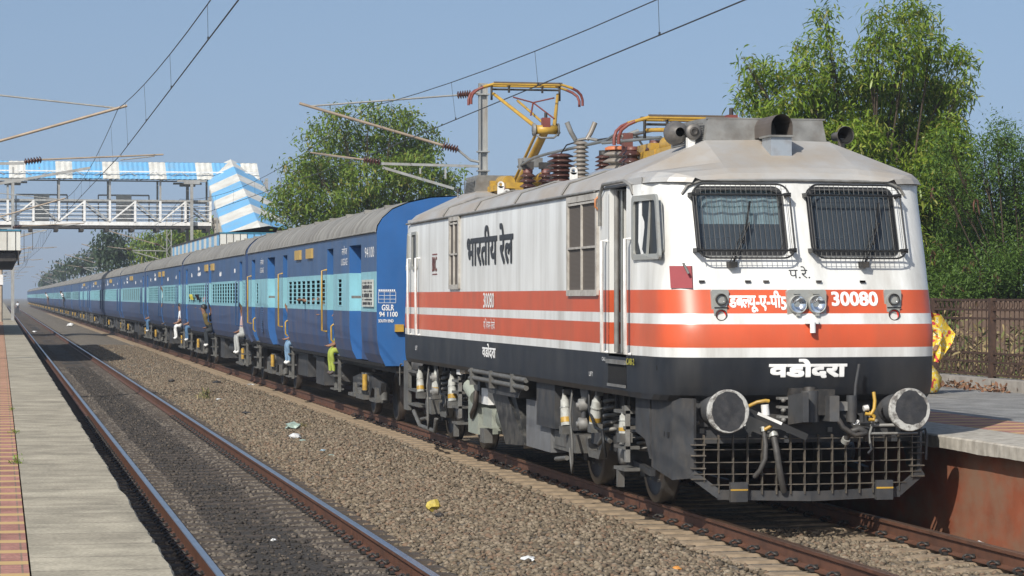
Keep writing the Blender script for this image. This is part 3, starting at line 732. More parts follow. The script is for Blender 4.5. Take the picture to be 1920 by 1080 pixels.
# buffer beam, buffers, coupler
b = MB(); b.box((-1.22,.30,.86),(1.22,.36,1.30), UNDER); b.box((-1.22,.36,.86),(-1.16,1.2,1.3), UNDER); b.box((1.16,.36,.86),(1.22,1.2,1.3), UNDER); b.box((-1.2,.36,.8),(1.2,1.3,.9), DARK)
b.box((-1.28,.27,.80),(1.28,.33,.87), UNDER)
for u in (-1.08, -.35, .3, 1.05): b.cbox((u,.285,.93), (.05,.03,.05), GREYB)
b.build('buffer_beam', loco)
BUFF = M('buffer_face', (.022,.023,.026), .6, var=.3, scale=12, dirt=(.09,.085,.08), damt=.4, dscale=(14,14,14))
BUFR = M('buffer_worn_rim', (.46,.46,.43), .6, var=.15, scale=9, dirt=(.10,.09,.08), damt=.9, dscale=(9,9,9), dlo=.45, dhi=.58)
for u in (-.965, .965):
    b = MB(); o = (u, -.29, 1.155)
    b.lathe([(.05,.10),(.05,.205),(.03,.222),(0,.222),(-.012,.214)], o, (0,1,0), BUFR, 40)
    # dark greasy patch with an uneven outline
    cx_, cz_, pr_ = (0,0,1) if u < 0 else (.012,.016,.90)
    n = 40; vs = [Vector(o)+Vector((cx_,-.0165,cz_))]
    rr = [.182+.008*sin(i*2*pi/n*2+u*2)+.004*sin(i*1.9)+(.018 if (u > 0 and i in range(8, 14)) else 0) for i in range(n)]
    vs += [Vector(o)+Vector((cx_+pr_*rr[i]*cos(2*pi*i/n), -.0145, cz_+pr_*rr[i]*1.06*sin(2*pi*i/n))) for i in range(n)]
    b.add([Vector(o)+Vector((.214*cos(2*pi*i/n), -.012, .214*sin(2*pi*i/n))) for i in range(n)], [tuple(range(n))], BUFR)
    b.add(vs, [(0, 1+i, 1+(i+1) % n) for i in range(n)], BUFF, False)
    b.lathe([(.05,.085),(.30,.085)], o, (0,1,0), GREYB, 20); b.lathe([(.24,.11),(.26,.135),(.56,.16),(.6,.20)], o, (0,1,0), UNDER, 24)
    b.cbox((u,.28,1.155), (.42,.04,.36), UNDER)
    for a, c in ((-.17,.14),(.17,.14),(-.17,-.14),(.17,-.14)): b.lathe([(0,.022),(-.03,.022),(-.032,0)], (u+a,.26,1.155+c), (0,1,0), GREYB, 8)
    b.build('buffer', loco)
b = MB()
b.box((-.23,-.05,1.005),(.0,.32,1.375), DARK); b.box((.0,-.12,1.10),(.22,.32,1.36), DARK)
b.lathe([(-.16,.095),(.16,.095)], (-.03,-.06,1.19), (0,0,1), UNDER, 20); b.lathe([(.16,.07),(.20,.06)], (-.03,-.06,1.19), (0,0,1), DARK, 16)
b.prism([(-.25,-.02,1.0),(-.18,-.30,1.04),(-.12,-.30,1.04),(-.10,-.02,1.0)], (0,0,.30), UNDER)
b.prism([(.10,.0,1.04),(.13,-.22,1.04),(.22,-.26,1.04),(.25,-.1,1.04),(.22,.02,1.04)], (0,0,.26), UNDER)
b.box((.20,-.14,1.145),(.36,-.04,1.235), GREYB); b.tube([(.40,-.12,1.30),(.40,-.12,1.03)], .055, UNDER, 12); b.lathe([(-.04,.06),(.06,.06)], (.42,-.12,1.06), (0,1,0), UNDER, 14)
b.tube([(.44,-.10,1.22),(.45,-.10,1.40),(.49,-.10,1.62)], .017, UNDER, 8); b.tube([(-.45,.1,1.36),(.1,.12,1.385)], .012, GREYB, 6)
for z in (1.25, 1.15, 1.05): b.lathe([(0,.022),(-.05,.022),(-.052,0)], (-.30,.0,z), (0,1,0), GREYB, 8)
for z in (1.27,1.18,1.08): b.box((-.34,-.02,z-.012),(-.22,.1,z+.012), GREYB)
b.tube([(.2,-.22,1.1),(.26,-.25,.98),(.38,-.28,.9),(.50,-.28,.92)], .028, DARK, 10)
b.build('coupler', loco)
# brake hoses and their cocks
def hose(pts, r, name='brake_hose'):
    b = MB(); b.tube(pts, r, M('hose_rubber', (.05,.047,.043), .6, var=.25, scale=20), 10); 
    b.tube([pts[0], Vector(pts[0])+(Vector(pts[0])-Vector(pts[1])).normalized()*.05], r*1.5, LAMPG, 10); return b.build(name, loco)
hose([(-.505,-.02,.93),(-.50,-.06,.80),(-.51,-.08,.66),(-.56,-.06,.54),(-.60,.0,.47)], .026)
hose([(-.41,-.05,.88),(-.40,-.10,.76),(-.38,-.12,.6),(-.34,-.10,.42),(-.30,-.04,.32)], .034)
hose([(.33,-.16,.86),(.34,-.22,.93),(.42,-.26,.965),(.52,-.22,.93),(.54,-.16,.84)], .03)
b = MB(); b.bar((-.70,-.05,1.15),(-.10,-.18,.88), .06, .07, BLK); b.bar((-.60,-.112,1.125),(-.36,-.163,1.018), .006, .03, WHITEM, up=(.0,0,1)); b.lathe([(-.06,.034),(.05,.034)], (-.72,-.02,1.16), (1,0,-.4), M('rusty_brown', (.16,.07,.04), .6), 10); b.build('jumper_cable', loco)
for pts in ([(-.66,.02,1.19),(-.58,-.03,1.235),(-.50,-.05,1.25),(-.46,-.05,1.245)], [(-.52,-.08,.955),(-.47,-.10,.985),(-.45,-.10,1.005)], [(.66,-.06,1.33),(.665,-.08,1.24),(.655,-.09,1.16),(.62,-.09,1.10),(.56,-.08,1.11)], [(.60,-.08,1.12),(.66,-.09,1.08),(.65,-.09,1.045),(.60,-.09,1.05)]):
    b = MB(); b.tube(pts, .019, YEL, 8); b.build('cock_handle', loco)
b = MB(); b.tube([(-.50,-.03,1.21),(-.49,-.03,1.10)], .042, WHITEM, 12); b.tube([(.60,-.06,1.17),(.55,-.06,1.16)], .03, WHITEM, 10); b.build('cock_body', loco)
lettering('lettering', 'BP', .09, .05, lambda a, c: Vector((-.705+a, .262, .955+c)), LETW, loco, .0)
lettering('lettering', 'UR', .08, .05, lambda a, c: Vector((.40+a, -.145, 1.0+c)), LETW, loco, .01)
b = MB(); b.tube([(.62,.2,.985),(.66,.0,.985),(1.2,.0,.985)], .018, GREYB, 8); b.tube([(.56,-.02,.90),(1.15,-.02,.90)], .014, GREYB, 8); b.tube([(.60,.0,1.17),(.66,-.02,1.0),(.62,-.03,.88),(.64,-.04,.74),(.60,-.05,.70)], .014, GREYB, 7)
b.tube([(1.20,.05,.92),(1.26,.05,.94),(1.28,.05,.86),(1.27,.05,.62)], .014, UNDER, 7); b.box((.58,-.02,1.02),(.63,.03,1.2), UNDER); b.build('pipework', loco)

# cattle guard: grid between solid cheeks
GRD = M('guard_bars', (.085,.075,.062), .6, .2, var=.25, scale=9, dirt=(.20,.165,.12), damt=.55, dscale=(9,9,9))
b = MB(); yg = -.02
def gp(u, z): return Vector((u, yg + .12*abs(u)**2*.6, z))
lo = lambda u: .29 if abs(u) < .95 else .29 + (abs(u)-.95)*.75
b.bar(gp(-.98,.29), gp(0,.265), .03, .10, UNDER); b.bar(gp(0,.265), gp(.98,.29), .03, .10, UNDER); b.bar(gp(.96,.29), gp(1.24,.50), .03, .09, UNDER); b.bar(gp(-1.24,.50), gp(-.96,.29), .03, .09, UNDER)
for z in (.86, .75, .62, .50, .39):
    U = 1.22 if z > .45 else 1.05
    for i in range(8):
        a = -U + 2*U*i/8; c = -U + 2*U*(i+1)/8; b.bar(gp(a, z), gp(c, z), .05, .008, GRD)
for i in range(16):
    u = -1.12 + 2.24*i/15
    b.bar(gp(u, lo(u)), gp(u, .90), .008, .055, GRD, up=(0,1,0))
for s_ in (-1, 1):
    for z in (.80,.69,.56,.45): b.bar(gp(s_*1.10,z), gp(s_*1.25,z), .08, .012, GRD)
    b.box((s_*.78-.09, yg-.04,.22),(s_*.78+.09, yg+.02,.42), UNDER); b.box((s_*.78-.091, yg-.044,.335),(s_*.78+.091, yg-.038,.352), YEL)
b.build('cattle_guard', loco)
for s_ in (-1, 1):
    b = MB(); u0 = s_*1.30
    # cheek wrapping back from the grid
    P = [gp(s_*1.22,1.27), gp(s_*1.22,.46), Vector((s_*1.36,.40,.42)), Vector((s_*1.43,.98,.52)), Vector((s_*1.43,.98,1.27)), Vector((s_*1.36,.40,1.27))]
    th = Vector((-s_*.03,.01,0))
    b.prism([P[0],P[1],P[2],P[5]], th, UNDER); b.prism([P[5],P[2],P[3],P[4]], th, UNDER)
    if s_ < 0:
        for i in range(3): b.cbox((-1.375-.004+.0*i,.50+i*.13-.0,.885), (.02,.05,.05), BLK)
    b.prism([(s_*1.44,1.02,1.24),(s_*1.44,1.02,.60),(s_*1.44,1.22,.80),(s_*1.44,1.62,.86),(s_*1.44,1.62,1.24)], (-s_*.03,0,0), UNDER)
    b.build('guard_cheek', loco)

# wheels and bogies
def wheelset(v, par=None):
    for s_ in (-1, 1):
        b = MB(); o = (s_*.80, v, .546); ax = (s_,0,0)
        b.lathe([(.0,.30),(.0,.575),(.03,.572),(.034,.548),(.155,.546),(.165,.535),(.165,.46)], o, ax, TREAD, 40)
        b.lathe([(.165,.46),(.135,.44),(.12,.22),(.15,.13),(.19,.13),(.19,0)], o, ax, STEEL, 40)
        if s_ < 0:
            for k_ in range(6): b.lathe([(.15,.018),(.17,.018),(.171,0)], (o[0], v+.33*cos(k_*pi/3), .546+.33*sin(k_*pi/3)), ax, GREYB, 6)
        b.build('wheel', loco)
    b = MB(); b.tube([(-.8,v,.546),(.8,v,.546)], .09, DARK, 12); b.build('axle', loco)
W1 = 27.25-YF
axles = [W1, W1+2.8, W1+10.2, W1+13.0]
for v in axles: wheelset(v)
def coil(b, o, r, h, n, m, w=.02):
    pts = [Vector(o)+Vector((r*cos(2*pi*i/10), r*sin(2*pi*i/10), h*i/(10*n))) for i in range(10*n+1)]; b.tube(pts, w, m, 6)
for v0 in (W1, W1+10.2):
    for s_ in (-1, 1):
        b = MB(); u = s_*1.12
        f_ = [(v0-.55,.80),(v0-.5,.95),(v0+.75,.95),(v0+.95,.70),(v0+1.85,.70),(v0+2.05,.95),(v0+3.3,.95),(v0+3.35,.80),(v0+2.1,.78),(v0+1.9,.52),(v0+.9,.52),(v0+.7,.78)]
        b.prism([(u-.06, v, z) for v, z in f_], (.12,0,0), UNDER)
        for v in (v0, v0+2.8):
            b.cbox((s_*1.16, v, .56), (.28,.34,.32), UNDER); b.lathe([(0,.13),(.06,.12),(.065,0)], (s_*1.30, v, .56), (s_,0,0), GREYB, 16)
            for dv in (-.32,.32): coil(b, (s_*1.16, v+dv, .60), .075, .30, 5, GREYB, .018)
            b.bar((s_*1.22, v-.15,.46), (s_*1.22, v-.9 if v == v0 else v+.9,.40), .06, .07, UNDER)
            b.box((s_*1.0, v-.1 , .30),(s_*1.1, v+.1,.42), UNDER)
        for dv in (1.05, 1.75): coil(b, (s_*1.18, v0+dv, .72), .10, .42, 5, GREYB, .026)
        b.prism([(s_*1.33, v0+.95, .62),(s_*1.33, v0+1.15,.42),(s_*1.33, v0+1.65,.42),(s_*1.33, v0+1.85,.62),(s_*1.33,v0+1.72,.66),(s_*1.33,v0+1.6,.50),(s_*1.33,v0+1.2,.50),(s_*1.33,v0+1.08,.66)], (-s_*.10,0,0), UNDERL)
        b.cbox((s_*1.15, v0+1.4,.66), (.3,.5,.16), UNDER)
        b.build('bogie_frame', loco)
    b = MB(); b.box((-1.05,v0+1.1,.45),(1.05,v0+1.7,.8), DARK); b.box((-.6,v0+.2,.35),(.6,v0+1.0,.9), DARK); b.box((-.6,v0+1.8,.35),(.6,v0+2.6,.9), DARK); b.build('bogie_bolster', loco)
DAMP = M('damper_canvas', (.40,.41,.38), .7, var=.15, scale=12, dirt=(.16,.14,.11), damt=.7, dscale=(12,12,7))
def damper(px, py0, py1, lean=0.0, r=.055, u=-1.44):
    v = lv(px, u); z1, z0 = lz(py0, v, u), lz(py1, v, u); h = z1-z0
    b = MB(); p = lambda t: Vector((u, v + lean*(t-.5), z0 + h*t))
    b.tube([p(0), p(.10)], r*1.15, DAMP, 12); b.tube([p(.10), p(.26)], r*1.2, YEL, 12); b.tube([p(.26), p(.80)], r*1.18, DAMP, 12, r2=r*.95); b.tube([p(.80), p(1)], r*.8, DAMP, 12, r2=r*.4)
    b.tube([p(.55), p(.585)], r*1.2, LAMPG, 12); b.cbox(p(1)+Vector((0.02,0,.02)), (.08,.09,.06), UNDERL); b.cbox(p(0)-Vector((0,0,.05)), (.14,.16,.10), UNDERL); b.build('damper', loco)
damper(1060, 738, 798, .10); damper(1118, 740, 795, -.12, .06); damper(1171, 770, 812, .0, .055)
damper(788, 692, 735, .10); damper(818, 692, 736, -.06, .06); damper(848, 702, 752, .08, .06)
def ub(b, px0, px1, py0, py1, u0, u1, m):
    v0, v1 = lv(px1, u0), lv(px0, u0); vm = (v0+v1)/2
    b.box((u0, v0, lz(py1, vm, u0)), (u1, v1, lz(py0, vm, u0)), m); return v0, v1
# link arms, brackets, hoses on the bogie sides
def bits(v0, s_=-1):
    b = MB(); u = s_*1.45
    b.prism([(u, v0+1.15,1.25),(u, v0+1.30,1.08),(u, v0+1.50,1.08),(u, v0+1.62,1.25)], (-s_*.08,0,0), UNDERL)
    b.tube([(u, v0+1.40,1.08),(u, v0+1.40,.80)], .035, UNDER, 8)
    for z in (1.04, .82): b.lathe([(-.03,.075),(.06,.075),(.065,.03),(.09,.03),(.09,0)], (u, v0+1.40, z), (s_,0,0), GREYB, 16)
    b.tube([(u-.03, v0+1.0,1.26),(u-.05, v0+.9,1.0),(u-.06, v0+.55,.82),(u-.05,v0+.25,.80),(u-.04,v0+.22,.62),(u,v0+.3,.5)], .018, BLK, 7)
    b.tube([(u-.02, v0+1.9,1.2),(u-.06, v0+1.86,.9),(u-.07, v0+1.7,.62),(u-.06, v0+1.72,.36),(u-.05, v0+1.78,.22),(u-.05,v0+1.86,.36),(u-.04,v0+1.95,.5)], .015, UNDERL, 7)
    b.box((u, v0-.62,.50),(u+.05, v0-.55,1.12), GREYB)                       # step ladder post
    for z in (1.05,.88,.66,.42): b.box((u-.02, v0-.62,z-.02),(u+.16, v0-.15,z+.015), UNDERL)
    b.cbox((u+.02, v0-.30,.20+.12), (.07,.09,.22), UNDERL)
    b.tube([(u+.1, v0-.35,.95),(u+.1,v0-.2,.7),(u+.12,v0+.0,.62)], .03, UNDERL, 8)
    b.cbox((u+.14, v0+2.2,.55), (.22,.5,.22), UNDERL); b.cbox((u+.10, v0+2.35,.90), (.1,.35,.4), UNDER); b.tube([(u+.05,v0+2.5,.35),(u+.05,v0+3.1,.30)], .03, UNDERL, 8)
    b.tube([(u+.04,v0+.8,.62),(u+.02,v0+.5,.72),(u+.04,v0+.25,.68)], .026, UNDERL, 8)
    b.box((u+.28, v0+.3,.98),(u+.34, v0+2.6,1.22), DARK)
    for k_ in range(6): b.cbox((u+.26, v0+.45+k_*.38,1.10), (.03,.05,.22), UNDER)
    b.build('bogie_linkage', loco)
for v0 in (W1, W1+10.2): bits(v0)
# equipment between the bogies
b = MB(); v0_, v1_ = ub(b, 987, 1033, 752, 842, -1.40, -.7, M('equipment_case_grey', (.17,.175,.18), .55, .2, var=.15, scale=4, dirt=(.10,.09,.08), damt=.5, dscale=(4,4,2))); b.build('equipment_case', loco)
b = MB(); ub(b, 1006, 1040, 700, 800, -1.47, -1.36, UNDER); ub(b, 1040, 1062, 808, 836, -1.38, -.9, UNDERL); b.box((-1.37, v0_-1.0, .42), (-.8, v0_, .50), UNDERL); b.build('side_plate', loco)
for pxa, pxb, pxc, pxd in ((918, 944, 985, 948), (948, 962, 988, 982)):
    b = MB(); u = -1.40 if pxa == 918 else -1.36
    b.prism([(u, lv(pxa, u), 1.10), (u, lv(pxb, u), 1.10), (u, lv(pxc, u), .36), (u, lv(pxd, u), .30)], (.5,0,0), M('oily_black_plate', (.035,.036,.036), .4, var=.35, scale=7, dirt=(.13,.12,.10), damt=.7, dscale=(7,7,7))); b.build('cooling_duct', loco)
b = MB(); u = -1.50; b.prism([(u, lv(985,u), 1.25), (u, lv(902,u), 1.25), (u, lv(916,u), .98), (u, lv(972,u), .98)], (.6,0,0), UNDER); b.build('cable_trough', loco)
b = MB()
for z in (1.24, 1.14): b.tube([(-1.53, lv(876), z), (-1.56, lv(884), z+.02), (-1.56, lv(985), z-.0)], .034, UNDERL, 8)
for px in (886, 922, 962): b.box((-1.61, lv(px)-.03, 1.06),(-1.50, lv(px)+.03, 1.30), UNDERL)
b.build('air_pipes', loco)
GRN = M('compressor_green_grey', (.30,.33,.28), .6, .1, var=.2, scale=7, dirt=(.12,.10,.08), damt=.6, dscale=(7,7,7))
b = MB(); u = -1.38; va = lv(925, u)
b.lathe([(0,.05),(.0,.24),(.45,.24),(.5,.2),(.52,.0)], (u+.3, va-.3, .62), (0,1,0), GRN, 24)
for k_ in range(8): b.lathe([(0,.25),(.015,.25)], (u+.3, va-.25+k_*.05,.62), (0,1,0), GRN, 24)
ub(b, 878, 896, 742, 812, u, u+.5, GRN); ub(b, 905, 922, 766, 800, u, u+.4, GRN); ub(b, 903, 915, 728, 758, u, u+.3, WHITEM)
va2 = lv(882, u); b.tube([(u,va2,1.0),(u+.05,va2-.3,.85)], .12, GRN, 14); b.box((u, lv(900,u), .78),(u+.35, lv(888,u),1.16), UNDER)
b.tube([(u-.03,lv(897,u),.95),(u-.05,lv(898,u),.74),(u-.04,lv(890,u),.60),(u,lv(886,u),.55)], .04, STEEL, 8); b.box((u, lv(908,u), .22),(u+.12, lv(900,u),.42), UNDERL)
b.build('compressor', loco)
b = MB(); u=-1.5; ub(b, 856, 862, 677, 702, u, u+.05, WHITEM); ub(b, 862, 872, 678, 700, u, u+.12, M('tan_bracket',(.33,.27,.2),.7)); b.build('bracket', loco)
b = MB(); b.box((-1.0, W1+3.4, .45),(1.0, W1+9.6, 1.24), DARK); b.build('transformer', loco)
b = MB(); u=-1.46; ub(b, 757, 765, 676, 768, u, u+.06, UNDERL)
for py in (695, 730, 757): ub(b, 765, 785, py, py+4, u, u+.2, UNDERL)
b.tube([(u-.02, lv(752,u),1.12),(u-.02,lv(754,u),1.17),(u-.02,lv(756,u),1.17)], .014, UNDERL, 6); b.tube([(u-.02, lv(752,u),1.12),(u-.02,lv(752,u),.80)], .014, UNDERL, 6)
b.tube([(u, lv(776,u),.42),(u-.02,lv(790,u),.22),(u,lv(816,u),.20),(u,lv(818,u),.4)], .035, UNDERL, 8); b.build('rear_steps', loco)
for u in (-.965,.965):
    b = MB(); b.lathe([(0,.16),(.35,.10),(.36,.09),(.56,.09),(.57,.22),(.60,.22),(.60,0)], (u, LLEN-.02,1.105), (0,1,0), UNDER, 24); b.build('buffer', loco)
# ------------------------------------------------------------------ roof equipment
def insulator(u, v, z0, z1, r, n, m=INSUL, cap=REDCAP, name='insulator', capr=.55, par=None):
    b = MB(); h = z1-z0; pr = [(0, r*.5)]
    hc = h*.14 if cap else 0; hh = (h-hc)/n
    for i in range(n):
        t = r*(1-.12*i/n); d = i*hh
        pr += [(d+hh*.15, r*.52), (d+hh*.30, t), (d+hh*.45, t*.98), (d+hh*.95, r*.50)]
    b.lathe(pr, (u, v, z0), (0,0,1), m, 24)
    if cap: b.lathe([(0,r*capr),(hc,r*capr),(hc,0)], (u, v, z1-hc), (0,0,1), cap, 20)
    return b.build(name, par or loco)
def panto(v0, raised):
    """v0: the pivot of the lower arm"""
    pn = MB(); z0 = 4.02
    for u in (-.5, .5): pn.bar((u, v0-1.7,z0), (u, v0+.6,z0), .06, .09, YEL)
    for v in (v0-1.7, v0+.55, v0-.5): pn.bar((-.55,v,z0),(.55,v,z0), .07, .09, YEL)
    frame = pn.build('pantograph', loco); frame['label'] = 'raised yellow pantograph touching the wire' if raised else 'folded yellow pantograph behind the roof box'
    for u in (-.55,.55):
        for v in (v0-1.6, v0+.5): insulator(u, v, 3.78, 4.0, .12, 2, par=frame)
    b = MB(); b.tube([(-.38,v0-.5,4.12),(-.38,v0-1.1,4.10)], .10, YEL, 14); b.tube([(.2,v0-.3,4.16),(.2,v0-1.0,4.22)], .07, YEL, 12); b.tube([(-.42,v0,4.1),(.42,v0,4.1)], .06, YEL, 12); b.box((-.5,v0-.2,4.0),(-.25,v0+.45,4.16), YEL)
    b.build('drive_cylinder', frame)
    if raised: kn = Vector((0, v0-2.05, 4.86)); hd = Vector((0, v0-.55, 5.56))
    else: kn = Vector((0, v0-1.9, 4.20)); hd = Vector((0, v0-.1, 4.36))
    b = MB(); b.tube([(0,v0,4.1), kn], .075, YEL, 14, r2=.06); b.tube([(-.16,v0-.25,4.08), kn+Vector((-.13,.1,-.05))], .024, YEL, 8); b.build('lower_arm', frame)
    b = MB(); b.lathe([(-.17,.0),(-.17,.07),(.17,.07),(.17,0)], kn, (1,0,0), YEL, 18); b.lathe([(.17,.10),(.20,.10),(.20,0)], kn, (1,0,0), GREYB, 18); b.lathe([(-.20,0),(-.20,.10),(-.17,.10)], kn, (1,0,0), GREYB, 18)
    b.cbox(kn+Vector((0,0,.10)), (.12,.12,.16), RED); b.tube([kn+Vector((0,0,.1)), kn+Vector((0,.0,.26))], .025, DARK, 8)
    b.tube([kn+Vector((-.2,0,-.05)), kn+Vector((-.1,-.1,-.13)), kn+Vector((.1,-.1,-.13)), kn+Vector((.22,0,-.04))], .016, GREYB, 6); b.build('knuckle', frame)
    b = MB()
    for s_ in (-1,1): b.tube([kn+Vector((s_*.13,0,.02)), hd+Vector((s_*.52,0,-.04))], .034, YEL, 10, r2=.024)
    b.tube([kn+Vector((.02,.04,.06)), hd+Vector((-.12,.05,-.14))], .020, YEL, 8)
    m_ = kn.lerp(hd, .62)
    if raised:
        b.tube([m_+Vector((-.32,0,.13)), m_+Vector((0,0,.05)), m_+Vector((.34,0,.13))], .012, RED, 6); b.tube([m_+Vector((0,0,.05)), kn.lerp(hd,.2)+Vector((-.17,0,.1))], .014, RED, 6); b.tube([m_+Vector((0,0,.05)), kn.lerp(hd,.2)+Vector((.20,0,.05))], .012, RED, 6)
    b.build('upper_arm', frame)
    b = MB(); zh = hd.z+.10
    for dv in (-.19,.19):
        b.tube([(-.72,hd.y+dv,zh-.05),(-.55,hd.y+dv,zh),(.55,hd.y+dv,zh),(.72,hd.y+dv,zh-.05)], .022, YEL, 6)
        b.box((-.55,hd.y+dv-.02,zh+.012),(.55,hd.y+dv+.02,zh+.035), M('carbon_strip', (.10,.075,.055), .6))
        for s_ in (-1,1): b.tube([(s_*.70,hd.y+dv,zh-.045),(s_*.80,hd.y+dv*.9,zh-.09),(s_*.87,hd.y+dv*.7,zh-.15),(s_*.90,hd.y+dv*.6,zh-.23),(s_*.90,hd.y+dv*.6,zh-.32)], .022, RED, 6)
    for u in (-.55,-.27,.27,.55): b.bar((u,hd.y-.19,zh),(u,hd.y+.19,zh), .03, .03, YEL); b.tube([(u,hd.y,zh),(u,hd.y,zh-(.24 if abs(u) > .5 else .12))], .018, DARK, 6)
    b.tube([(-.56,hd.y,zh-.07),(.56,hd.y,zh-.07)], .016, DARK, 6); b.build('collector_head', frame)
    return frame
panto(14.8, True)
panto(4.75, False)
insulator(-.28, 12.75, 3.80, 4.26, .135, 5); insulator(.0, 12.75, 3.80, 4.26, .13, 5)
b = MB(); b.cbox((-.28,12.75,4.31), (.16,.12,.12), DARK); b.cbox((.0,12.75,4.31), (.2,.12,.1), DARK); b.bar((-.38,12.8,4.25),(-.40,12.8,4.42), .05,.05, GREYB); b.cbox((-.16,13.0,4.37), (.3,.15,.14), GREYB); b.build('clamp', loco)
insulator(-.30, 10.36, 3.80, 4.36, .22, 8, cap=None)
insulator(-.30, 9.1, 3.82, 4.46, .12, 11, m=INSW, cap=None); insulator(-.28, 7.85, 3.82, 4.26, .13, 7, cap=DARK, capr=.5)
insulator(-.28, 7.1, 3.85, 4.22, .20, 4, m=INSW, cap=None); b = MB(); b.lathe([(0,.16),(.03,.165),(.05,.12),(.05,0)], (-.28,7.1,4.22), (0,0,1), M('orange_cap',(.5,.16,.06),.5), 24); b.build('insulator_cap', loco)
insulator(-.35, 6.3, 3.82, 4.22, .13, 4, cap=REDCAP); insulator(-.62, 5.0, 3.83, 4.14, .13, 3); insulator(-.40, 4.7, 3.83, 4.20, .14, 3)
insulator(-.60, 15.0, 3.76, 4.0, .11, 3); insulator(-.20, 15.8, 3.78, 4.02, .11, 3)
b = MB(); b.cbox((-.35,6.3,4.30), (.12,.12,.18), REDCAP); b.tube([(-.42,6.3,4.34),(-.20,6.3,4.42)], .028, GREYB, 8); b.tube([(-.24,6.3,4.38),(-.14,6.3,4.22)], .014, GREYB, 6); b.build('disconnector', loco)
for s_ in (-1, 1):
    b = MB(); o = Vector((-.30+s_*.08, 9.1, 4.48)); b.tube([o, o+Vector((s_*.06,0,.10)), o+Vector((s_*.12,0,.24))], .032, INSW if s_ > 0 else GREYB, 8, r2=.036); b.build('arcing_horn', loco)
b = MB(); b.tube([(-.40,9.1,4.46),(-.2,9.1,4.50),(-.10,8.9,4.46)], .022, GREYB, 8)
b.tube([(-.40,12.9,4.30),(-.30,12.2,4.40),(-.25,11.5,4.42),(-.25,5.2,4.37)], .022, COPPER, 8)
b.tube([(-.30,10.36,4.36),(-.30,10.0,4.46),(-.28,9.6,4.47),(-.26,9.3,4.43)], .010, BLK, 6); b.tube([(-.10,8.9,4.46),(-.1,8.2,4.44),(-.15,7.4,4.33),(-.2,6.6,4.20)], .022, BLK, 8)
b.tube([(.35,12.7,4.1),(.35,8.5,4.1)], .02, COPPER, 8); b.tube([(-.60,6.6,4.28),(-.38,6.9,4.40),(.4,6.9,4.36)], .020, COPPER, 8); b.tube([(-.60,6.6,4.28),(-.2,5.2,4.27)], .020, COPPER, 8); b.build('roof_conductor', loco)
b = MB(); b.box((.2,7.6,3.80),(.95,10.3,4.04), GREYB); b.box((.3,9.3,4.04),(.5,9.6,4.18), GREYB); b.build('roof_hatch', loco)
for v, z in ((11.35,3.93),(10.9,3.80),(6.6,3.90)):
    b = MB(); u = -.98; b.lathe([(-.012,.05),(-.012,.022),(.012,.022),(.012,.05),(-.012,.05)], (u, v, z+.02), (0,1,0), WHITEM, 18); b.box((u-.05,v-.012,z-.12),(u+.05,v+.012,z), WHITEM); b.build('lifting_eye', loco)
b = MB(); b.lathe([(0,.34),(.07,.30),(.12,.18),(.135,0)], (-.75,5.4,3.76), (0,0,1), M('polished_dome',(.5,.51,.52),.25,.6), 28); b.build('roof_vent', loco)
b = MB(); b.lathe([(0,.30),(.06,.27),(.1,.16),(.115,0)], (-.7,15.9,3.74), (0,0,1), M('polished_dome',(.5,.5,.5),.25), 28); b.build('roof_vent', loco)
# air conditioning boxes, scoop and horns at both ends
for rear in (0, 1):
    f_ = (lambda v: LLEN-v) if rear else (lambda v: v)
    b = MB()
    P = [(-.68,f_(1.55)),(.70,f_(1.55)),(.78,f_(1.85)),(.78,f_(2.75)),(-.74,f_(2.75)),(-.74,f_(1.85))]
    lo_ = [Vector((x,y,3.99)) for x,y in P]; hi = [Vector((x*.94,y+(.03 if not rear else -.03),4.25)) for x,y in P]
    b.add(lo_+hi, [(i,(i+1)%6,(i+1)%6+6,i+6) for i in range(6)]+[(6,7,8,9,10,11)], GREYB)
    for k_ in range(9):
        z = 4.02 + .022*k_; b.bar((-.745,f_(1.9),z),(-.745,f_(2.7),z), .012,.008, GREYB); b.bar((-.735,f_(1.84),z),(-.69,f_(1.60),z), .012,.008, GREYB)
    b.bar((-.70,f_(1.56),3.995),(.74,f_(1.56),3.995),.03,.03,GREYB); b.bar((-.66,f_(1.585),4.25),(.69,f_(1.585),4.25),.02,.016,GREYB)
    b.build('air_conditioner', loco)
b = MB(); sc_ = M('scoop_sheet', (.33,.37,.41), .45, .3, var=.15, scale=6, dirt=(.15,.13,.11), damt=.5, dscale=(6,6,6))
b.box((-.115,.98,3.72),(.115,1.30,4.02), sc_); b.box((-.14,.95,4.015),(.14,1.33,4.035), GREYB)
n = 10; vs = []
for v in (.96, 1.9):
    for i in range(n+1):
        a = pi*i/n; vs.append((-.12*cos(a), v, 4.13+.13*sin(a)+.0))
    vs += [(.12,v,4.03),(-.12,v,4.03)]
k = n+3; b.add(vs, [(i, (i+1)%k, (i+1)%k+k, i+k) for i in range(k)]+[tuple(range(k,2*k))], M('sooty_hood',(.09,.075,.065),.7))
b.build('exhaust_scoop', loco)
HORN = M('horn_grey', (.12,.115,.11), .5, .3, var=.2, scale=9, dirt=(.22,.19,.15), damt=.5, dscale=(9,9,9))
def horn(u, v, z, front=True):
    b = MB(); d = -1 if front else 1
    b.lathe([(0,.095),(.01,.10),(.03,.085),(.10,.06),(.24,.038),(.30,.05),(.36,.05),(.36,0)], (u, v, z), (0,-d,0), HORN, 24)
    b.lathe([(.012,.084),(.10,.045),(.2,.02),(.2,0)], (u, v, z), (0,-d,0), INTER, 20); b.box((u-.03,v+.15*(-d)-.03,z-.16),(u+.03,v+.15*(-d)+.03,z-.03), HORN); b.build('horn', loco)
horn(.90, 1.50, 4.08); horn(-.42+.0, LLEN-1.0, 4.06, False)
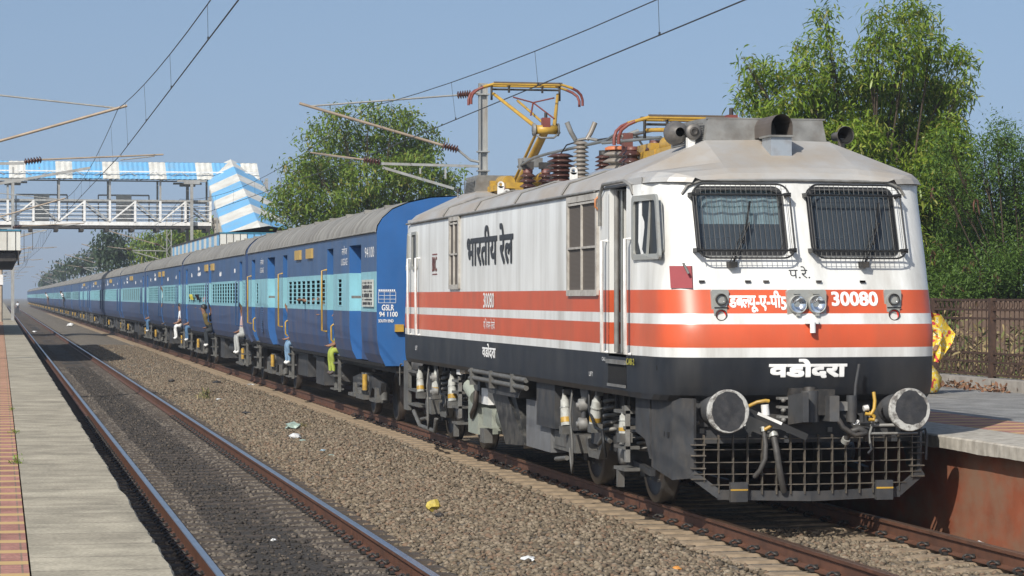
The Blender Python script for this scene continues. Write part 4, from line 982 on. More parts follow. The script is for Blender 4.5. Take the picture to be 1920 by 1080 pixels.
b = MB(); o = (-.80, 1.58, 4.10); b.lathe([(-.02,0),(-.02,.075),(0,.09),(.02,.09),(.02,.05)], o, (0,1,0), HORN, 24); b.lathe([(-.024,.0),(-.024,.05),(-.03,.05),(-.03,.03)], o, (0,1,0), DARK, 20)
b.lathe([(0,.05),(.05,.11),(.2,.135),(.3,.10),(.36,.03),(.36,0)], (-.93,1.66,4.10), (0,1,0), HORN, 24); b.box((-.86,1.6,3.9),(-.78,1.68,4.04), WHITEM); b.build('horn', loco)
b = MB(); b.tube([(-.9,15.3,3.8),(-.9,15.3,4.0)], .012, GREYB, 6); b.lathe([(0,.035),(.06,.035),(.06,0)], (-.9,15.3,4.0), (0,0,1), DARK, 12); b.build('antenna', loco)
# ------------------------------------------------------------------ passenger coaches
CU = 1.62; CL = 23.5; PITCH = 24.2; C0 = 44.0
prof = [(1.46,1.08),(1.56,1.28),(1.605,1.50),(1.62,1.75),(1.62,2.04),(1.62,2.16),(1.62,2.64),(1.62,2.76),(1.62,3.28),(1.62,3.46)]
def cmat(z): return CB2 if z < 2.04 else (CLB if z < 2.76 else CB1)
def coach_body(opens, endm=None):
    """opens: (v0, v1, z0, z1, depth) on the near side"""
    b = MB()
    ys = sorted({0, CL} | {round(q, 3) for o in opens for q in o[:2]} | {CL*i/8 for i in range(9)})
    zs = sorted({z for _, z in prof} | {q for o in opens for q in o[2:4]})
    def pu(z):
        for (ua, a), (uc, c) in zip(prof, prof[1:]):
            if a <= z <= c: return ua + (uc-ua)*(z-a)/(c-a)
        return prof[-1][0]
    def end_in(v): return 0
    def hole(v, z):
        for o in opens:
            if o[0] < v < o[1] and o[2] < z < o[3]: return o
    for i in range(len(ys)-1):
        for j in range(len(zs)-1):
            a, c, p, q = ys[i], ys[i+1], zs[j], zs[j+1]; vm, zm = (a+c)/2, (p+q)/2; m = cmat(zm)
            b.add([(pu(p), a, p), (pu(p), c, p), (pu(q), c, q), (pu(q), a, q)], [(0,1,2,3)], m)
            h = hole(vm, zm)
            if not h: b.add([(-pu(p), a, p), (-pu(q), a, q), (-pu(q), c, q), (-pu(p), c, p)], [(0,1,2,3)], m)
            else:
                d = h[4]
                for (e, other) in ((a, ys[i-1] if i else None), (c, ys[i+2] if i+2 < len(ys) else None)):
                    if other is None or hole((e+other)/2, zm) is not h:
                        b.add([(-pu(p), e, p), (-pu(q), e, q), (-pu(q)+d, e, q), (-pu(p)+d, e, p)], [(0,1,2,3)], m if zm > 2.04 and zm < 2.76 else CBE)
                for (e, other) in ((p, zs[j-1] if j else None), (q, zs[j+2] if j+2 < len(zs) else None)):
                    if other is None or hole(vm, (e+other)/2) is not h:
                        b.add([(-pu(e), a, e), (-pu(e), c, e), (-pu(e)+d, c, e), (-pu(e)+d, a, e)], [(0,1,2,3)], m)
    # ends
    for v in (0, CL):
        E_ = [(-u, v, z) for u, z in prof] + [(u*s_, v, z) for s_, (u, z) in [(-1, q) for q in arch[1:]]] + [(u, v, z) for u, z in reversed(arch[:-1])] + [(u, v, z) for u, z in reversed(prof[:-1])]
        b.add(E_, [tuple(range(len(E_)))], endm or CBE)
    b.box((-1.5,.05,1.06),(1.5,CL-.05,1.12), INTER)
    b.box((.2,.1,1.2),(.3,CL-.1,3.4), INTER)
    return b
arch = [(1.62,3.46),(1.60,3.56),(1.52,3.70),(1.34,3.86),(1.05,3.98),(.65,4.07),(0,4.11)]
def coach_roof():
    b = MB(); P = [(-u-.015 if i < 2 else -u, z+.02) for i, (u, z) in enumerate(arch)] + [(u, z+.02) for u, z in reversed(arch[:-1])]
    k = len(P); vv = [.0] + [CL*i/24 for i in range(1, 24)] + [CL]
    vs = [(u, v, z) for v in vv for u, z in P]
    b.add(vs, [(i*k+j, i*k+j+1, (i+1)*k+j+1, (i+1)*k+j) for i in range(len(vv)-1) for j in range(k-1)], CROOF, True)
    for i in range(1, 8): b.tube([(u*1.002, CL*i/8, z+.002) for u, z in P], .006, CROOF, 4, caps=False)
    b.tube([(-1.645,0,3.47),(-1.645,CL,3.47)], .018, CROOF, 5)
    for i in range(9):
        v = 1.4+i*2.6; b.cbox((-1.20, v, 3.95), (.13,.16,.07), CROOF); b.cbox((.1,v,4.15),(.22,.25,.05), CROOF)
    return b
def bogie(b, v):
    for s_ in (-1,1):
        u = s_*1.18
        b.prism([(u,v-1.9,.72),(u,v-1.75,.50),(u,v-.7,.60),(u,v-.5,.42),(u,v+.5,.42),(u,v+.7,.60),(u,v+1.75,.50),(u,v+1.9,.72),(u,v+.8,.82),(u,v-.8,.82)], (s_*.10,0,0), UNDER)
        for dv in (-1.45,1.45):
            b.lathe([(0,.457),(.13,.457),(.135,.40),(.10,.38),(.10,0)], (s_*.80,v+dv,.457), (s_,0,0), STEEL, 24)
            b.cbox((s_*1.2,v+dv,.48),(.24,.30,.28), UNDERL); b.tube([(s_*1.2,v+dv-.26,.40),(s_*1.2,v+dv-.26,.72)], .075, UNDERL, 10); b.tube([(s_*1.2,v+dv+.26,.40),(s_*1.2,v+dv+.26,.72)], .075, UNDERL, 10)
            b.box((s_*1.30,v+dv-.42,.36),(s_*1.38,v+dv+.42,.42), UNDERL)
        for dv in (-.22,.22): b.tube([(s_*1.25,v+dv,.45),(s_*1.25,v+dv,.86)], .10, UNDERL, 10)
        b.box((s_*1.3,v-.5,.36),(s_*1.42,v+.5,.44), UNDERL)
        for z in (.55,.65,.75): b.box((s_*1.34,v-.42,z-.02),(s_*1.40,v+.42,z+.015), UNDERL)
        b.tube([(s_*1.42,v-.75,.85),(s_*1.42,v-.75,.55)], .05, YEL if s_ < 0 else UNDERL, 8)
    b.box((-1.2,v-.3,.5),(1.2,v+.3,.85), DARK)
def underfloor(doors):
    b = MB(); b.box((-1.25,.1,.95),(1.25,CL-.1,1.08), DARK)
    b.box((-1.38,9.2,.42),(-.75,10.6,1.02), UNDER); b.box((-1.34,12.4,.50),(-.8,14.3,1.02), UNDER); b.tube([(-1.1,7.3,.75),(-1.1,8.7,.75)], .2, UNDER, 14); b.box((.7,9,.45),(1.3,14,1.0), DARK); b.box((-.5,6,.55),(.5,17,1.0), DARK)
    for v in (0, CL):
        d = -1 if v == 0 else 1
        for u in (-.965,.965): b.lathe([(0,.11),(.35,.09),(.36,.2),(.39,.2),(.39,0)], (u, v, 1.105), (0,d,0), UNDER, 16)
        b.box((-.15,v,1.0),(.15,v+d*.4,1.3), DARK); b.box((-.75,v,1.25),(.75,v+d*.35,3.35), BLK)
    return b
def steps(v):
    b = MB()
    for dv in (-.28,.28): b.box((-1.50,v+dv-.03,.40),(-1.44,v+dv+.03,1.15), UNDERL)
    for z in (.45,.72,.98): b.box((-1.58,v-.30,z-.015),(-1.38,v+.30,z+.015), UNDERL)
    return b
def wgrille(w, h, nh, nv, m=CLB, fr=.02):
    b = MB(); u = -CU
    b.box((u-.006,0,0),(u+.010,w,fr), m); b.box((u-.006,0,h-fr),(u+.010,w,h), m); b.box((u-.006,0,fr),(u+.010,fr,h-fr), m); b.box((u-.006,w-fr,fr),(u+.010,w,h-fr), m)
    for i in range(nh): z = h*(i+1)/(nh+1); b.box((u+.002,fr,z-.009),(u+.009,w-fr,z+.009), m)
    for i in range(nv): y = w*(i+1)/(nv+1); b.box((u+.001,y-.022,fr),(u+.010,y+.022,h-fr), m)
    return b
def rail_v(b, v, m, z0=1.55, z1=2.85): b.tube([(-CU,v,z1),(-CU-.10,v,z1-.02),(-CU-.10,v,z0+.02),(-CU,v,z0)], .019, m, 8)
SEAT = M('coach_inner_shadow', (.03,.04,.05), .9)
_mesh = {}
def part(name, key, mk, par, loc=(0,0,0)):
    if key not in _mesh:
        t = mk().build(name); _mesh[key] = t.data; bpy.data.objects.remove(t)
    o = bpy.data.objects.new(name, _mesh[key]); col.objects.link(o); o.parent = par; o.location = loc; return o
def coach(kind, i, label):
    t = thing('passenger_coach', label, 'coach', (RT, C0 + PITCH*i, 0), 0, 'coaches of the blue train')
    detail = i < 7
    if kind == 'luggage':
        doors = [(1.95,3.55,1.12,3.28,.28),(5.9,6.85,1.12,3.28,.20),(14.1,15.0,1.12,3.28,.20),(16.8,18.5,1.12,3.28,.28),(21.6,22.5,1.12,3.28,.20)]
        wins = [(4.6,5.15)] + [(7.15+k*.85, 7.15+k*.85+.66) for k in range(8)] + [(20.75,21.2)]
    elif kind == 'general':
        doors = [(1.0,1.75,1.12,3.28,.22),(11.3,12.1,1.12,3.28,.22),(21.5,22.3,1.12,3.28,.22)]
        wins = [(.25,.62)] + [(2.25+k*.87, 2.25+k*.87+.70) for k in range(10)] + [(12.45+k*.87, 12.45+k*.87+.70) for k in range(10)] + [(22.6,22.95)]
    elif kind == 'sleeper':
        doors = [(.9,1.6,1.12,3.28,.22),(21.9,22.6,1.12,3.28,.22)]
        wins = [(2.3+k*1.06, 2.3+k*1.06+.72) for k in range(18)]
    else:
        doors = [(.8,1.55,1.12,3.28,.12),(22.0,22.7,1.12,3.28,.12)]
        wins = [(2.6+k*1.9, 2.6+k*1.9+1.45) for k in range(10)]
    z0, z1 = (2.13, 2.67) if kind == 'luggage' else (2.11, 2.71)
    ops = doors + [(a, c, z0, z1, .008) for a, c in wins]
    part('body', ('body', kind), lambda: coach_body(ops, None if kind == 'luggage' else CB2), t)
    part('roof', ('roof',), coach_roof, t)
    part('underframe', ('under',), lambda: underfloor(doors), t)
    for v in (3.6, CL-3.6): 
        def mk():
            b = MB(); bogie(b, 0); return b
        part('bogie', ('bogie',), mk, t, (0, v, 0))
    if not detail: 
        if i < 14:
            def mk():
                b = MB()
                for a, c in wins:
                    for z in (2.27,2.41,2.55): b.box((-CU-.004,a,z-.012),(-CU+.01,c,z+.012), CLB)
                return b
            part('window_bars', ('bars', kind), mk, t)
        return t
    for a, c in wins:
        w = c-a
        if kind == 'ac':
            def mk():
                b = wgrille(w, z1-z0, 0, 1, CLB); b.box((-CU+.012,.02,.02),(-CU+.018,w-.02,z1-z0-.02), DGL); return b
            part('window', ('win', kind, round(w,2)), mk, t, (0, a, z0))
        else: part('window', ('win', kind, round(w,2)), (lambda: wgrille(w, z1-z0, 5, 0)), t, (0, a, z0))
    for q, (a, c, *_r) in enumerate(doors):
        if kind == 'luggage':
            if q in (1,2,4): 
                def mk():
                    b = MB(); rail_v(b, 0, YEL, 1.60, 2.86); return b
                part('handrail', ('hr_y',), mk, t, (0, c+.08, 0))
                part('footstep', ('steps',), lambda: steps(0), t, (0, (a+c)/2, 0))
                def mk():
                    b = MB(); b.tube([(-CU,0,1.40),(-CU-.05,0,1.45),(-CU-.05,0,1.72),(-CU,0,1.76)], .02, YEL, 6); return b
                part('grab_handle', ('grab',), mk, t, (0, a-.07, 0))
            else:
                def mk():
                    b = MB(); 
                    for zz0, zz1, m in ((1.12,2.04,CB2),(2.04,2.76,CLB),(2.76,3.28,CB1)): b.box((-CU+.24,.10,zz0),(-CU+.28,1.65,zz1), m)
                    b.box((-CU-.05,.85,2.28),(-CU+.25,.95,2.33), GREYB); return b
                part('sliding_door', ('sdoor',), mk, t, (0, a, 0))
        else:
            def mk():
                b = MB(); rail_v(b, 0, CB1, 1.50, 2.75); return b
            part('handrail', ('hr_b',), mk, t, (0, c+.07, 0)); part('handrail', ('hr_b',), mk, t, (0, a-.07, 0))
            part('footstep', ('steps',), lambda: steps(0), t, (0, (a+c)/2, 0))
    def board():
        b = MB(); b.box((-CU-.05,0,3.13),(-CU,.95,3.34), M('yellow_board', (.42,.29,.09), .6, var=.15, scale=9, dirt=(.2,.12,.05), damt=.6, dscale=(9,9,9))); return b
    mids = {'luggage': (9.2, 11.3), 'general': (10.1, 12.5), 'sleeper': (10.5, 12.0), 'ac': (10.5, 12.0)}[kind]
    for v in mids: part('destination_board', ('board',), board, t, (0, v, 0))
    def ltr(txt, v1, zz0, w, h, m=LETW, bold=0):
        lettering('lettering', txt, w, h, lambda a, c: Vector((-CU-.004, v1 - a, zz0 + c)), m, t, bold)
    if kind == 'luggage':
        ltr('94100', 1.45, 3.02, 1.15, .19); ltr('LUGGAGE', 4.7, 2.92, .9, .13); ltr('लगेज', 4.6, 3.12, .75, .17);
        ltr('LUGGAGE', 20.3, 2.92, .9, .13); ltr('लगेज', 20.2, 3.12, .75, .17)
        # lettering and yellow bracket on the end wall
        def efn(u0, z0_): return lambda a, c: Vector((u0+a, -.006, z0_+c))
        for txt, u0, zz, w, h in (('GSLR', -1.53, 2.065, .22, .105), ('94 1100', -1.575, 1.955, .33, .09), ('SOUTH END', -1.59, 1.855, .27, .055)):
            lettering('lettering', txt, w, h, efn(u0, zz), LETW, t, .015)
        b = MB()
        for k_ in range(4): b.box((-1.59,-.008,2.20+k_*.065),(-1.28,-.004,2.206+k_*.065), LETW)
        for k_ in range(4): b.box((-1.59+k_*.103,-.008,2.206),(-1.585+k_*.103,-.0045,2.395), LETW)
        for k_ in range(9): b.box((-1.585+k_*.034,-.008,2.41),(-1.565+k_*.034,-.004,2.44), LETW)
        b.build('data_grid', t)
        b = MB(); b.box((-1.30,-.10,1.69),(-1.15,0,1.82), YEL); b.build('end_bracket', t)
        # route board
        b = MB(); NB = M('route_board', (.50,.52,.48), .6, var=.08, dirt=(.25,.22,.17), damt=.5, dscale=(5,5,5)); b.box((-CU-.03,.30,2.13),(-CU-.01,1.66,2.62), NB); nb = b.build('route_board', t)
        b = MB(); rr_ = random.Random(3)          # rows of small painted words, too worn to read
        for zz, h in ((2.545,.035),(2.455,.07),(2.395,.03),(2.30,.075),(2.245,.03),(2.165,.055)):
            y = .38
            while y < 1.55:
                w_ = rr_.uniform(.03,.075); 
                if rr_.random() < .82: b.box((-CU-.034,y,zz),(-CU-.031,y+w_*.6,zz+h*rr_.uniform(.8,1)), LETK)
                y += w_
        b.build('lettering', nb)
        b = MB()
        for k_ in range(12): b.box((-CU-.015,19.62,1.42+k_*.055),(-CU,19.98,1.45+k_*.055), CB1)
        b.build('louvre', t)
    else:                                  # worn stencilled marks
        b = MB(); rr_ = random.Random(i)
        for y0, z0_, nn in ((15.6, 3.02, 9), (16.0, 3.2, 5), (7.6, 2.95, 5), (3.0, 3.0, 3), (19.3, 3.0, 3)):
            for k_ in range(nn): b.box((-CU-.004, y0+k_*.14, z0_-rr_.uniform(0,.03)),(-CU-.001, y0+k_*.14+rr_.uniform(.05,.11), z0_+rr_.uniform(.07,.13)), LETW)
        b.build('stencil_marks', t)['kind'] = 'stuff'
    return t
order = ['luggage','general','general','ac','sleeper','sleeper','general','sleeper','ac','sleeper','sleeper','sleeper','general','sleeper','sleeper','sleeper','sleeper','ac','sleeper','general','general','luggage2','sleeper','sleeper']
names = ['blue luggage coach with yellow handrails, coupled right behind the white locomotive', 'blue general coach with two rows of barred windows, next after the luggage coach', 'blue general coach with a man in white trousers at its door, third in the train',
         'blue coach with wide sealed windows, fourth behind the locomotive, in front of the far shadow', 'blue sleeper coach, fifth behind the locomotive', 'blue sleeper coach, sixth behind the locomotive', 'blue general coach, seventh behind the locomotive']
ordn = ['eighth','ninth','tenth','eleventh','twelfth','thirteenth','fourteenth','fifteenth','sixteenth','seventeenth','eighteenth','nineteenth','twentieth','twenty first','twenty second','twenty third','last']
coaches = []
for i, kd in enumerate(order):
    coaches.append(coach('general' if kd == 'luggage2' else kd, i, names[i] if i < 7 else 'distant blue coach shrinking into the haze, %s coach behind the locomotive' % ordn[i-7] if i < 23 else 'the last blue coach at the far end of the train'))

# ------------------------------------------------------------------ people
SKIN = M('skin', (.22,.115,.07), .6, var=.05); HAIR = M('black_hair', (.012,.010,.009), .5, var=.2)
def cloth(name, c, **k): return M(name, c, .85, var=.12, scale=10, **k)
def person(label, loc, rotz, J, shirt, trouser, shoe, group=None, sleeve=.5, skirt=None, name='person', hair=True):
    """J: joint positions; x right, -y is the way the figure faces, z up"""
    t = thing(name, label, 'person', loc, rotz, group)
    chains = [('pel','spine','chest','neck','head','crown')]
    pts = []; ed = []; rad = []; idx = {}
    base = dict(pel=.135, spine=.125, chest=.15, neck=.058, head=.092, crown=.078, shl=.07, shr=.07, ell=.047, elr=.047, wrl=.032, wrr=.032, hpl=.10, hpr=.10, knl=.066, knr=.066, anl=.043, anr=.043, tol=.036, tor=.036, hal=.038, har=.038)
    def add(k_, p, r):
        idx[k_] = len(pts); pts.append(Vector(p)); rad.append(r)
    for k_ in ('pel','spine','chest','neck','head','crown','shl','ell','wrl','hal','shr','elr','wrr','har','hpl','knl','anl','tol','hpr','knr','anr','tor'):
        add(k_, J[k_], base[k_])
    for a, c in (('pel','spine'),('spine','chest'),('chest','neck'),('neck','head'),('head','crown'),('chest','shl'),('shl','ell'),('ell','wrl'),('wrl','hal'),('chest','shr'),('shr','elr'),('elr','wrr'),('wrr','har'),('pel','hpl'),('hpl','knl'),('knl','anl'),('anl','tol'),('pel','hpr'),('hpr','knr'),('knr','anr'),('anr','tor')): ed.append((idx[a], idx[c]))
    for s_ in 'lr':        # fingers and thumb
        w, h_ = Vector(J['wr'+s_]), Vector(J['ha'+s_]); d = (h_-w).normalized(); sd = d.cross(Vector((0,.3,1))).normalized(); nn = d.cross(sd)
        for q in range(5):
            if q < 4: p1 = h_ + d*.045 + sd*(.026-.0175*q); p2 = p1 + d*(.032-.004*abs(q-1.5)) - nn*.018
            else: p1 = w.lerp(h_, .6) + sd*.04; p2 = p1 + d*.04 + sd*.012
            a = len(pts); pts.append(p1); rad.append(.011); pts.append(p2); rad.append(.008); ed += [(idx['ha'+s_], a), (a, a+1)]
    me = bpy.data.meshes.new('body'); me.from_pydata(pts, ed, []); o = bpy.data.objects.new('body', me); col.objects.link(o)
    md = o.modifiers.new('s', 'SKIN'); 
    for i, r in enumerate(rad): me.skin_vertices[0].data[i].radius = (r, r); me.skin_vertices[0].data[i].use_root = (i == 0)
    sb = o.modifiers.new('u', 'SUBSURF'); sb.levels = 1
    bpy.context.view_layer.update(); dg = bpy.context.evaluated_depsgraph_get()
    m2 = bpy.data.meshes.new_from_object(o.evaluated_get(dg)); bpy.data.objects.remove(o)
    for m in (SKIN, shirt, trouser, shoe): m2.materials.append(m)
    segs = [(J['pel'],J['spine'],2),(J['spine'],J['chest'],1),(J['chest'],J['neck'],1),(J['neck'],J['head'],0),(J['head'],J['crown'],0)]
    for s_ in 'lr':
        sh, el, wr, ha = (Vector(J[q+s_]) for q in ('sh','el','wr','ha'))
        segs += [(J['chest'],sh,1),(sh,sh.lerp(el,sleeve*1.3 if sleeve < .7 else 1),1),(sh.lerp(el, min(.98,sleeve*1.3)),el,0 if sleeve < .7 else 1),(el,wr,1 if sleeve > .9 else 0),(wr,ha,0),(J['pel'],J['hp'+s_],2),(J['hp'+s_],J['kn'+s_],2),(J['kn'+s_],Vector(J['kn'+s_]).lerp(Vector(J['an'+s_]),.93),2),(J['an'+s_],J['to'+s_],3)]
    for p in m2.polygons:
        c = p.center; best = 9; bi = 0
        for a, e, k_ in segs:
            a = Vector(a); e = Vector(e); ab = e-a; tt = max(0, min(1, (c-a).dot(ab)/max(ab.length_squared, 1e-6))); d = (c-(a+ab*tt)).length
            if d < best: best = d; bi = k_
        p.material_index = bi; p.use_smooth = True
    bo = bpy.data.objects.new('body', m2); col.objects.link(bo); bo.parent = t
    hd = Vector(J['head']); cr = Vector(J['crown']); up = (cr-hd).normalized(); fw = Vector((0,-1,0)); fw = (fw - up*fw.dot(up)).normalized()
    b = MB()
    if hair:
        n = 12; vs = []; fs = []
        for i in range(7):
            th_ = pi*.62*i/6
            for j in range(n):
                a = 2*pi*j/n; dvec = up*cos(th_) + (fw*cos(a) + up.cross(fw)*sin(a))*sin(th_)
                r = .112 if (cos(a) < .2 or i < 4) else .085
                vs.append(hd + up*.045 + dvec*r - fw*.012)
        fs = [(i*n+j, i*n+(j+1)%n, (i+1)*n+(j+1)%n, (i+1)*n+j) for i in range(6) for j in range(n)]
        b.add(vs, fs, HAIR, True); b.build('hair', t)
    b = MB(); rt = up.cross(fw)
    b.tube([hd+fw*.085+up*.04, hd+fw*.112-up*.005], .010, SKIN, 6, r2=.015)
    for q in (-1,1): b.lathe([(0,.012),(.006,.009),(.007,0)], hd+fw*.086+rt*q*.034+up*.035, fw, HAIR, 8)
    b.tube([hd+fw*.088-up*.045-rt*.026, hd+fw*.094-up*.048, hd+fw*.088-up*.045+rt*.026], .007, M('lips',(.16,.06,.05),.6), 5); b.build('face', t)
    return t
def J_sit(knee=.42, spread=.13, arm_up=None, lean=0):
    """sitting on a door sill, legs hanging outwards"""
    J = dict(pel=(0,0,.13), spine=(0,.02-lean,.33), chest=(0,.02-lean*1.6,.52), neck=(0,.0-lean*2,.67), head=(0,-.02-lean*2,.79), crown=(0,-.02-lean*2,.88))
    for s_, q in (('l',-1),('r',1)):
        J['hp'+s_] = (q*.09,-.04,.11); J['kn'+s_] = (q*spread,-knee,.10); J['an'+s_] = (q*spread*1.1,-knee+.02+(.04 if q > 0 else 0),-.33); J['to'+s_] = (q*spread*1.15,-knee-.05,-.38)
        J['sh'+s_] = (q*.18,.01-lean*1.6,.56); J['el'+s_] = (q*.22,.02,.32); J['wr'+s_] = (q*.13,-.14,.20); J['ha'+s_] = (q*.10,-.20,.19)
    if arm_up:
        s_ = arm_up; q = -1 if s_ == 'l' else 1
        J['el'+s_] = (q*.36,-.02,.66); J['wr'+s_] = (q*.40,-.10,.88); J['ha'+s_] = (q*.41,-.13,.95)
    return J
def J_stand(arm=None, walk=0.0, lean=0):
    J = dict(pel=(0,0,.95), spine=(0,-lean*.3,1.13), chest=(0,-lean*.7,1.34), neck=(0,-lean,1.50), head=(0,-lean*1.1-.01,1.62), crown=(0,-lean*1.1-.01,1.71))
    for s_, q in (('l',-1),('r',1)):
        J['hp'+s_] = (q*.10,0,.90); J['kn'+s_] = (q*.11,-.04-q*walk,.50); J['an'+s_] = (q*.11,.02-q*walk*1.6,.09+(0 if q > 0 else walk*.3)); J['to'+s_] = (q*.12,-.14-q*walk*1.6,.04)
        J['sh'+s_] = (q*.19,-lean*.7,1.38); J['el'+s_] = (q*.25,.02+q*walk*.6,1.12); J['wr'+s_] = (q*.26,-.08+q*walk,.88); J['ha'+s_] = (q*.26,-.10+q*walk*1.1,.80)
    if arm:
        q = -1 if arm == 'l' else 1
        J['el'+arm] = (q*.36,-.05,1.30); J['wr'+arm] = (q*.44,-.14,1.48); J['ha'+arm] = (q*.45,-.17,1.55)
    return J
SILL = 1.13; fx = RT - 1.53
def coach_y(i, v): return C0 + PITCH*i + v
GD = 'passengers riding in the doorways'
face_out = -pi/2        # local -y turned to world -x
shoe = M('sandal', (.06,.045,.04), .6); wshoe = M('white_shoe', (.6,.6,.58), .6)
khaki = cloth('olive_shirt', (.13,.10,.04)); jean = cloth('blue_jeans', (.07,.14,.24)); greyt = cloth('grey_trousers', (.34,.35,.34)); whitet = cloth('white_trousers', (.62,.63,.62))
person('passenger in yellow green trousers with feet hanging from the luggage coach door', (fx+.08, coach_y(0,6.35), SILL), face_out, J_sit(.17, .10), cloth('cream_patterned_top', (.52,.40,.28), dirt=(.35,.05,.08), damt=.9, dscale=(18,18,18)), cloth('yellow_green_trousers', (.30,.36,.07)), shoe, GD)
person('passenger in pale jeans sitting low in the middle door of the luggage coach', (fx+.1, coach_y(0,14.5), SILL), face_out, J_sit(.16, .10, 'l'), cloth('dark_shirt', (.05,.05,.07)), cloth('pale_jeans', (.16,.26,.38)), wshoe, GD)
person('passenger in a light blue shirt holding the yellow rail at the luggage coach rear door', (fx+.20, coach_y(0,22.05), SILL), face_out, J_stand('r'), cloth('light_blue_shirt', (.22,.38,.52)), jean, shoe, GD, 1)
person('man in light grey trousers crouched out of the general coach front door', (fx-.02, coach_y(1,1.4), SILL), face_out, J_sit(.20, .18, 'r'), cloth('red_check_shirt', (.42,.30,.28)), greyt, wshoe, GD)
person('man in an olive shirt and dark trousers leaning out of the general coach middle door', (fx-.05, coach_y(1,11.7), SILL), face_out, J_sit(.18, .14, 'r', .12), khaki, cloth('dark_trousers', (.03,.035,.04)), wshoe, GD)
person('passenger in blue jeans and white shoes at the rear door of the general coach', (fx+.05, coach_y(1,21.9), SILL), face_out, J_sit(.16, .10), cloth('dark_red_shirt', (.10,.03,.03)), jean, wshoe, GD)
person('man in bright white trousers hanging out of a coach door, farther up the train', (fx-.05, coach_y(2,1.4), SILL), face_out, J_sit(.20, .10), cloth('white_shirt', (.6,.62,.64)), whitet, wshoe, GD)
person('man standing in the middle door of the third coach holding a dark bag', (fx+.02, coach_y(2,11.7), SILL), face_out, J_stand('r'), cloth('pale_shirt', (.5,.5,.47)), cloth('navy_trousers', (.03,.05,.09)), shoe, GD)
person('passenger with knees drawn up in the rear door of the third coach', (fx+.05, coach_y(2,21.9), SILL), face_out, J_sit(.16, .14), cloth('brown_shirt', (.2,.12,.08)), jean, wshoe, GD)
person('man in a white shirt leaning far out of a distant coach door', (fx-.22, coach_y(8,22.3), SILL), face_out, J_stand('r', lean=.3), cloth('white_shirt', (.6,.62,.64)), cloth('dark_trousers', (.03,.035,.04)), shoe, GD)
person('man in a white shirt hanging from the farthest crowded coach door', (fx-.22, coach_y(12,11.7), SILL), face_out, J_stand('l', lean=.3), cloth('white_shirt', (.6,.62,.64)), cloth('brown_trousers', (.2,.1,.04)), shoe, GD)
# arms resting on the window ledge of the luggage coach
Jw = J_stand(); 
for s_, q in (('l',-1),('r',1)): Jw['sh'+s_] = (q*.18,0,1.08); Jw['el'+s_] = (q*.17,-.30,.95); Jw['wr'+s_] = (q*.05+.1,-.52,.99); Jw['ha'+s_] = (q*.03+.2,-.58,.985)
Jw.update(pel=(0,0,.55), spine=(0,0,.75), chest=(0,0,1.0), neck=(0,0,1.2), head=(0,-.02,1.32), crown=(0,-.02,1.41), hpl=(-.1,-.04,.52), hpr=(.1,-.04,.52), knl=(-.1,.35,.5), knr=(.1,.35,.5), anl=(-.1,.38,.12), anr=(.1,.38,.12), tol=(-.1,.5,.06), tor=(.1,.5,.06))
person('passenger with bare forearms folded out over a window ledge of the luggage coach', (RT-1.62+.42, coach_y(0,10.6), SILL+.12), face_out, Jw, cloth('grey_shirt', (.2,.2,.2)), jean, shoe, 'passengers at the windows', .4)
for i_, (ci, v, lab, cc) in enumerate(((0,8.3,'passenger in a red shirt behind the window bars of the luggage coach', (.3,.05,.05)), (1,14.2,'passenger in a blue shirt behind the general coach bars, near its middle door', (.06,.12,.4)), (1,17.6,'passenger in an orange shirt behind the rear window bars of the general coach', (.45,.13,.08)), (2,4.6,'passenger in a blue shirt behind the front window bars of the third coach', (.05,.12,.42)))):
    Jq = dict(Jw); 
    for s_, q in (('l',-1),('r',1)): Jq['el'+s_] = (q*.22,-.10,.85); Jq['wr'+s_] = (q*.15,-.25,.75); Jq['ha'+s_] = (q*.12,-.3,.72)
    person(lab, (RT-1.62+.34, coach_y(ci,v), SILL+.10), face_out, Jq, cloth('shirt_%d' % i_, cc), jean, shoe, 'passengers at the windows')
for nm, lab, cat, c_, v, w in (('cloth_bundle','yellow cloth hung out over the window bars of the general coach','cloth',(.55,.50,.08),18.7,.9),('bag','dark bag hung on the window bars of the general coach','bag',(.02,.015,.02),15.9,.7)):
    b = MB(); n = 10
    vs = [(RT-CU-.03-.07*sin(pi*i/n), coach_y(1,v)+w*(i/n-.5), 2.30+.10*sin(pi*j/6)*(1 if j < 4 else .9)+(.16*(j/6)-.10)) for i in range(n+1) for j in range(7)]
    vs = [(x - .05*sin(pi*((k_)%7)/6), y, z) for k_, (x, y, z) in enumerate(vs)]
    b.add(vs, [(i*7+j, (i+1)*7+j, (i+1)*7+j+1, i*7+j+1) for i in range(n) for j in range(6)], cloth(nm+'_cloth', c_), True)
    tag(b.build(nm, origin=(RT-CU-.03, coach_y(1,v), 2.3)), lab, cat)
# man walking on the empty track
person('man in a white shirt and dark trousers walking along the empty track far away', (LT, 392, -.2), 0, J_stand(walk=.14), cloth('white_shirt', (.6,.62,.64)), cloth('dark_trousers', (.03,.035,.04)), shoe)
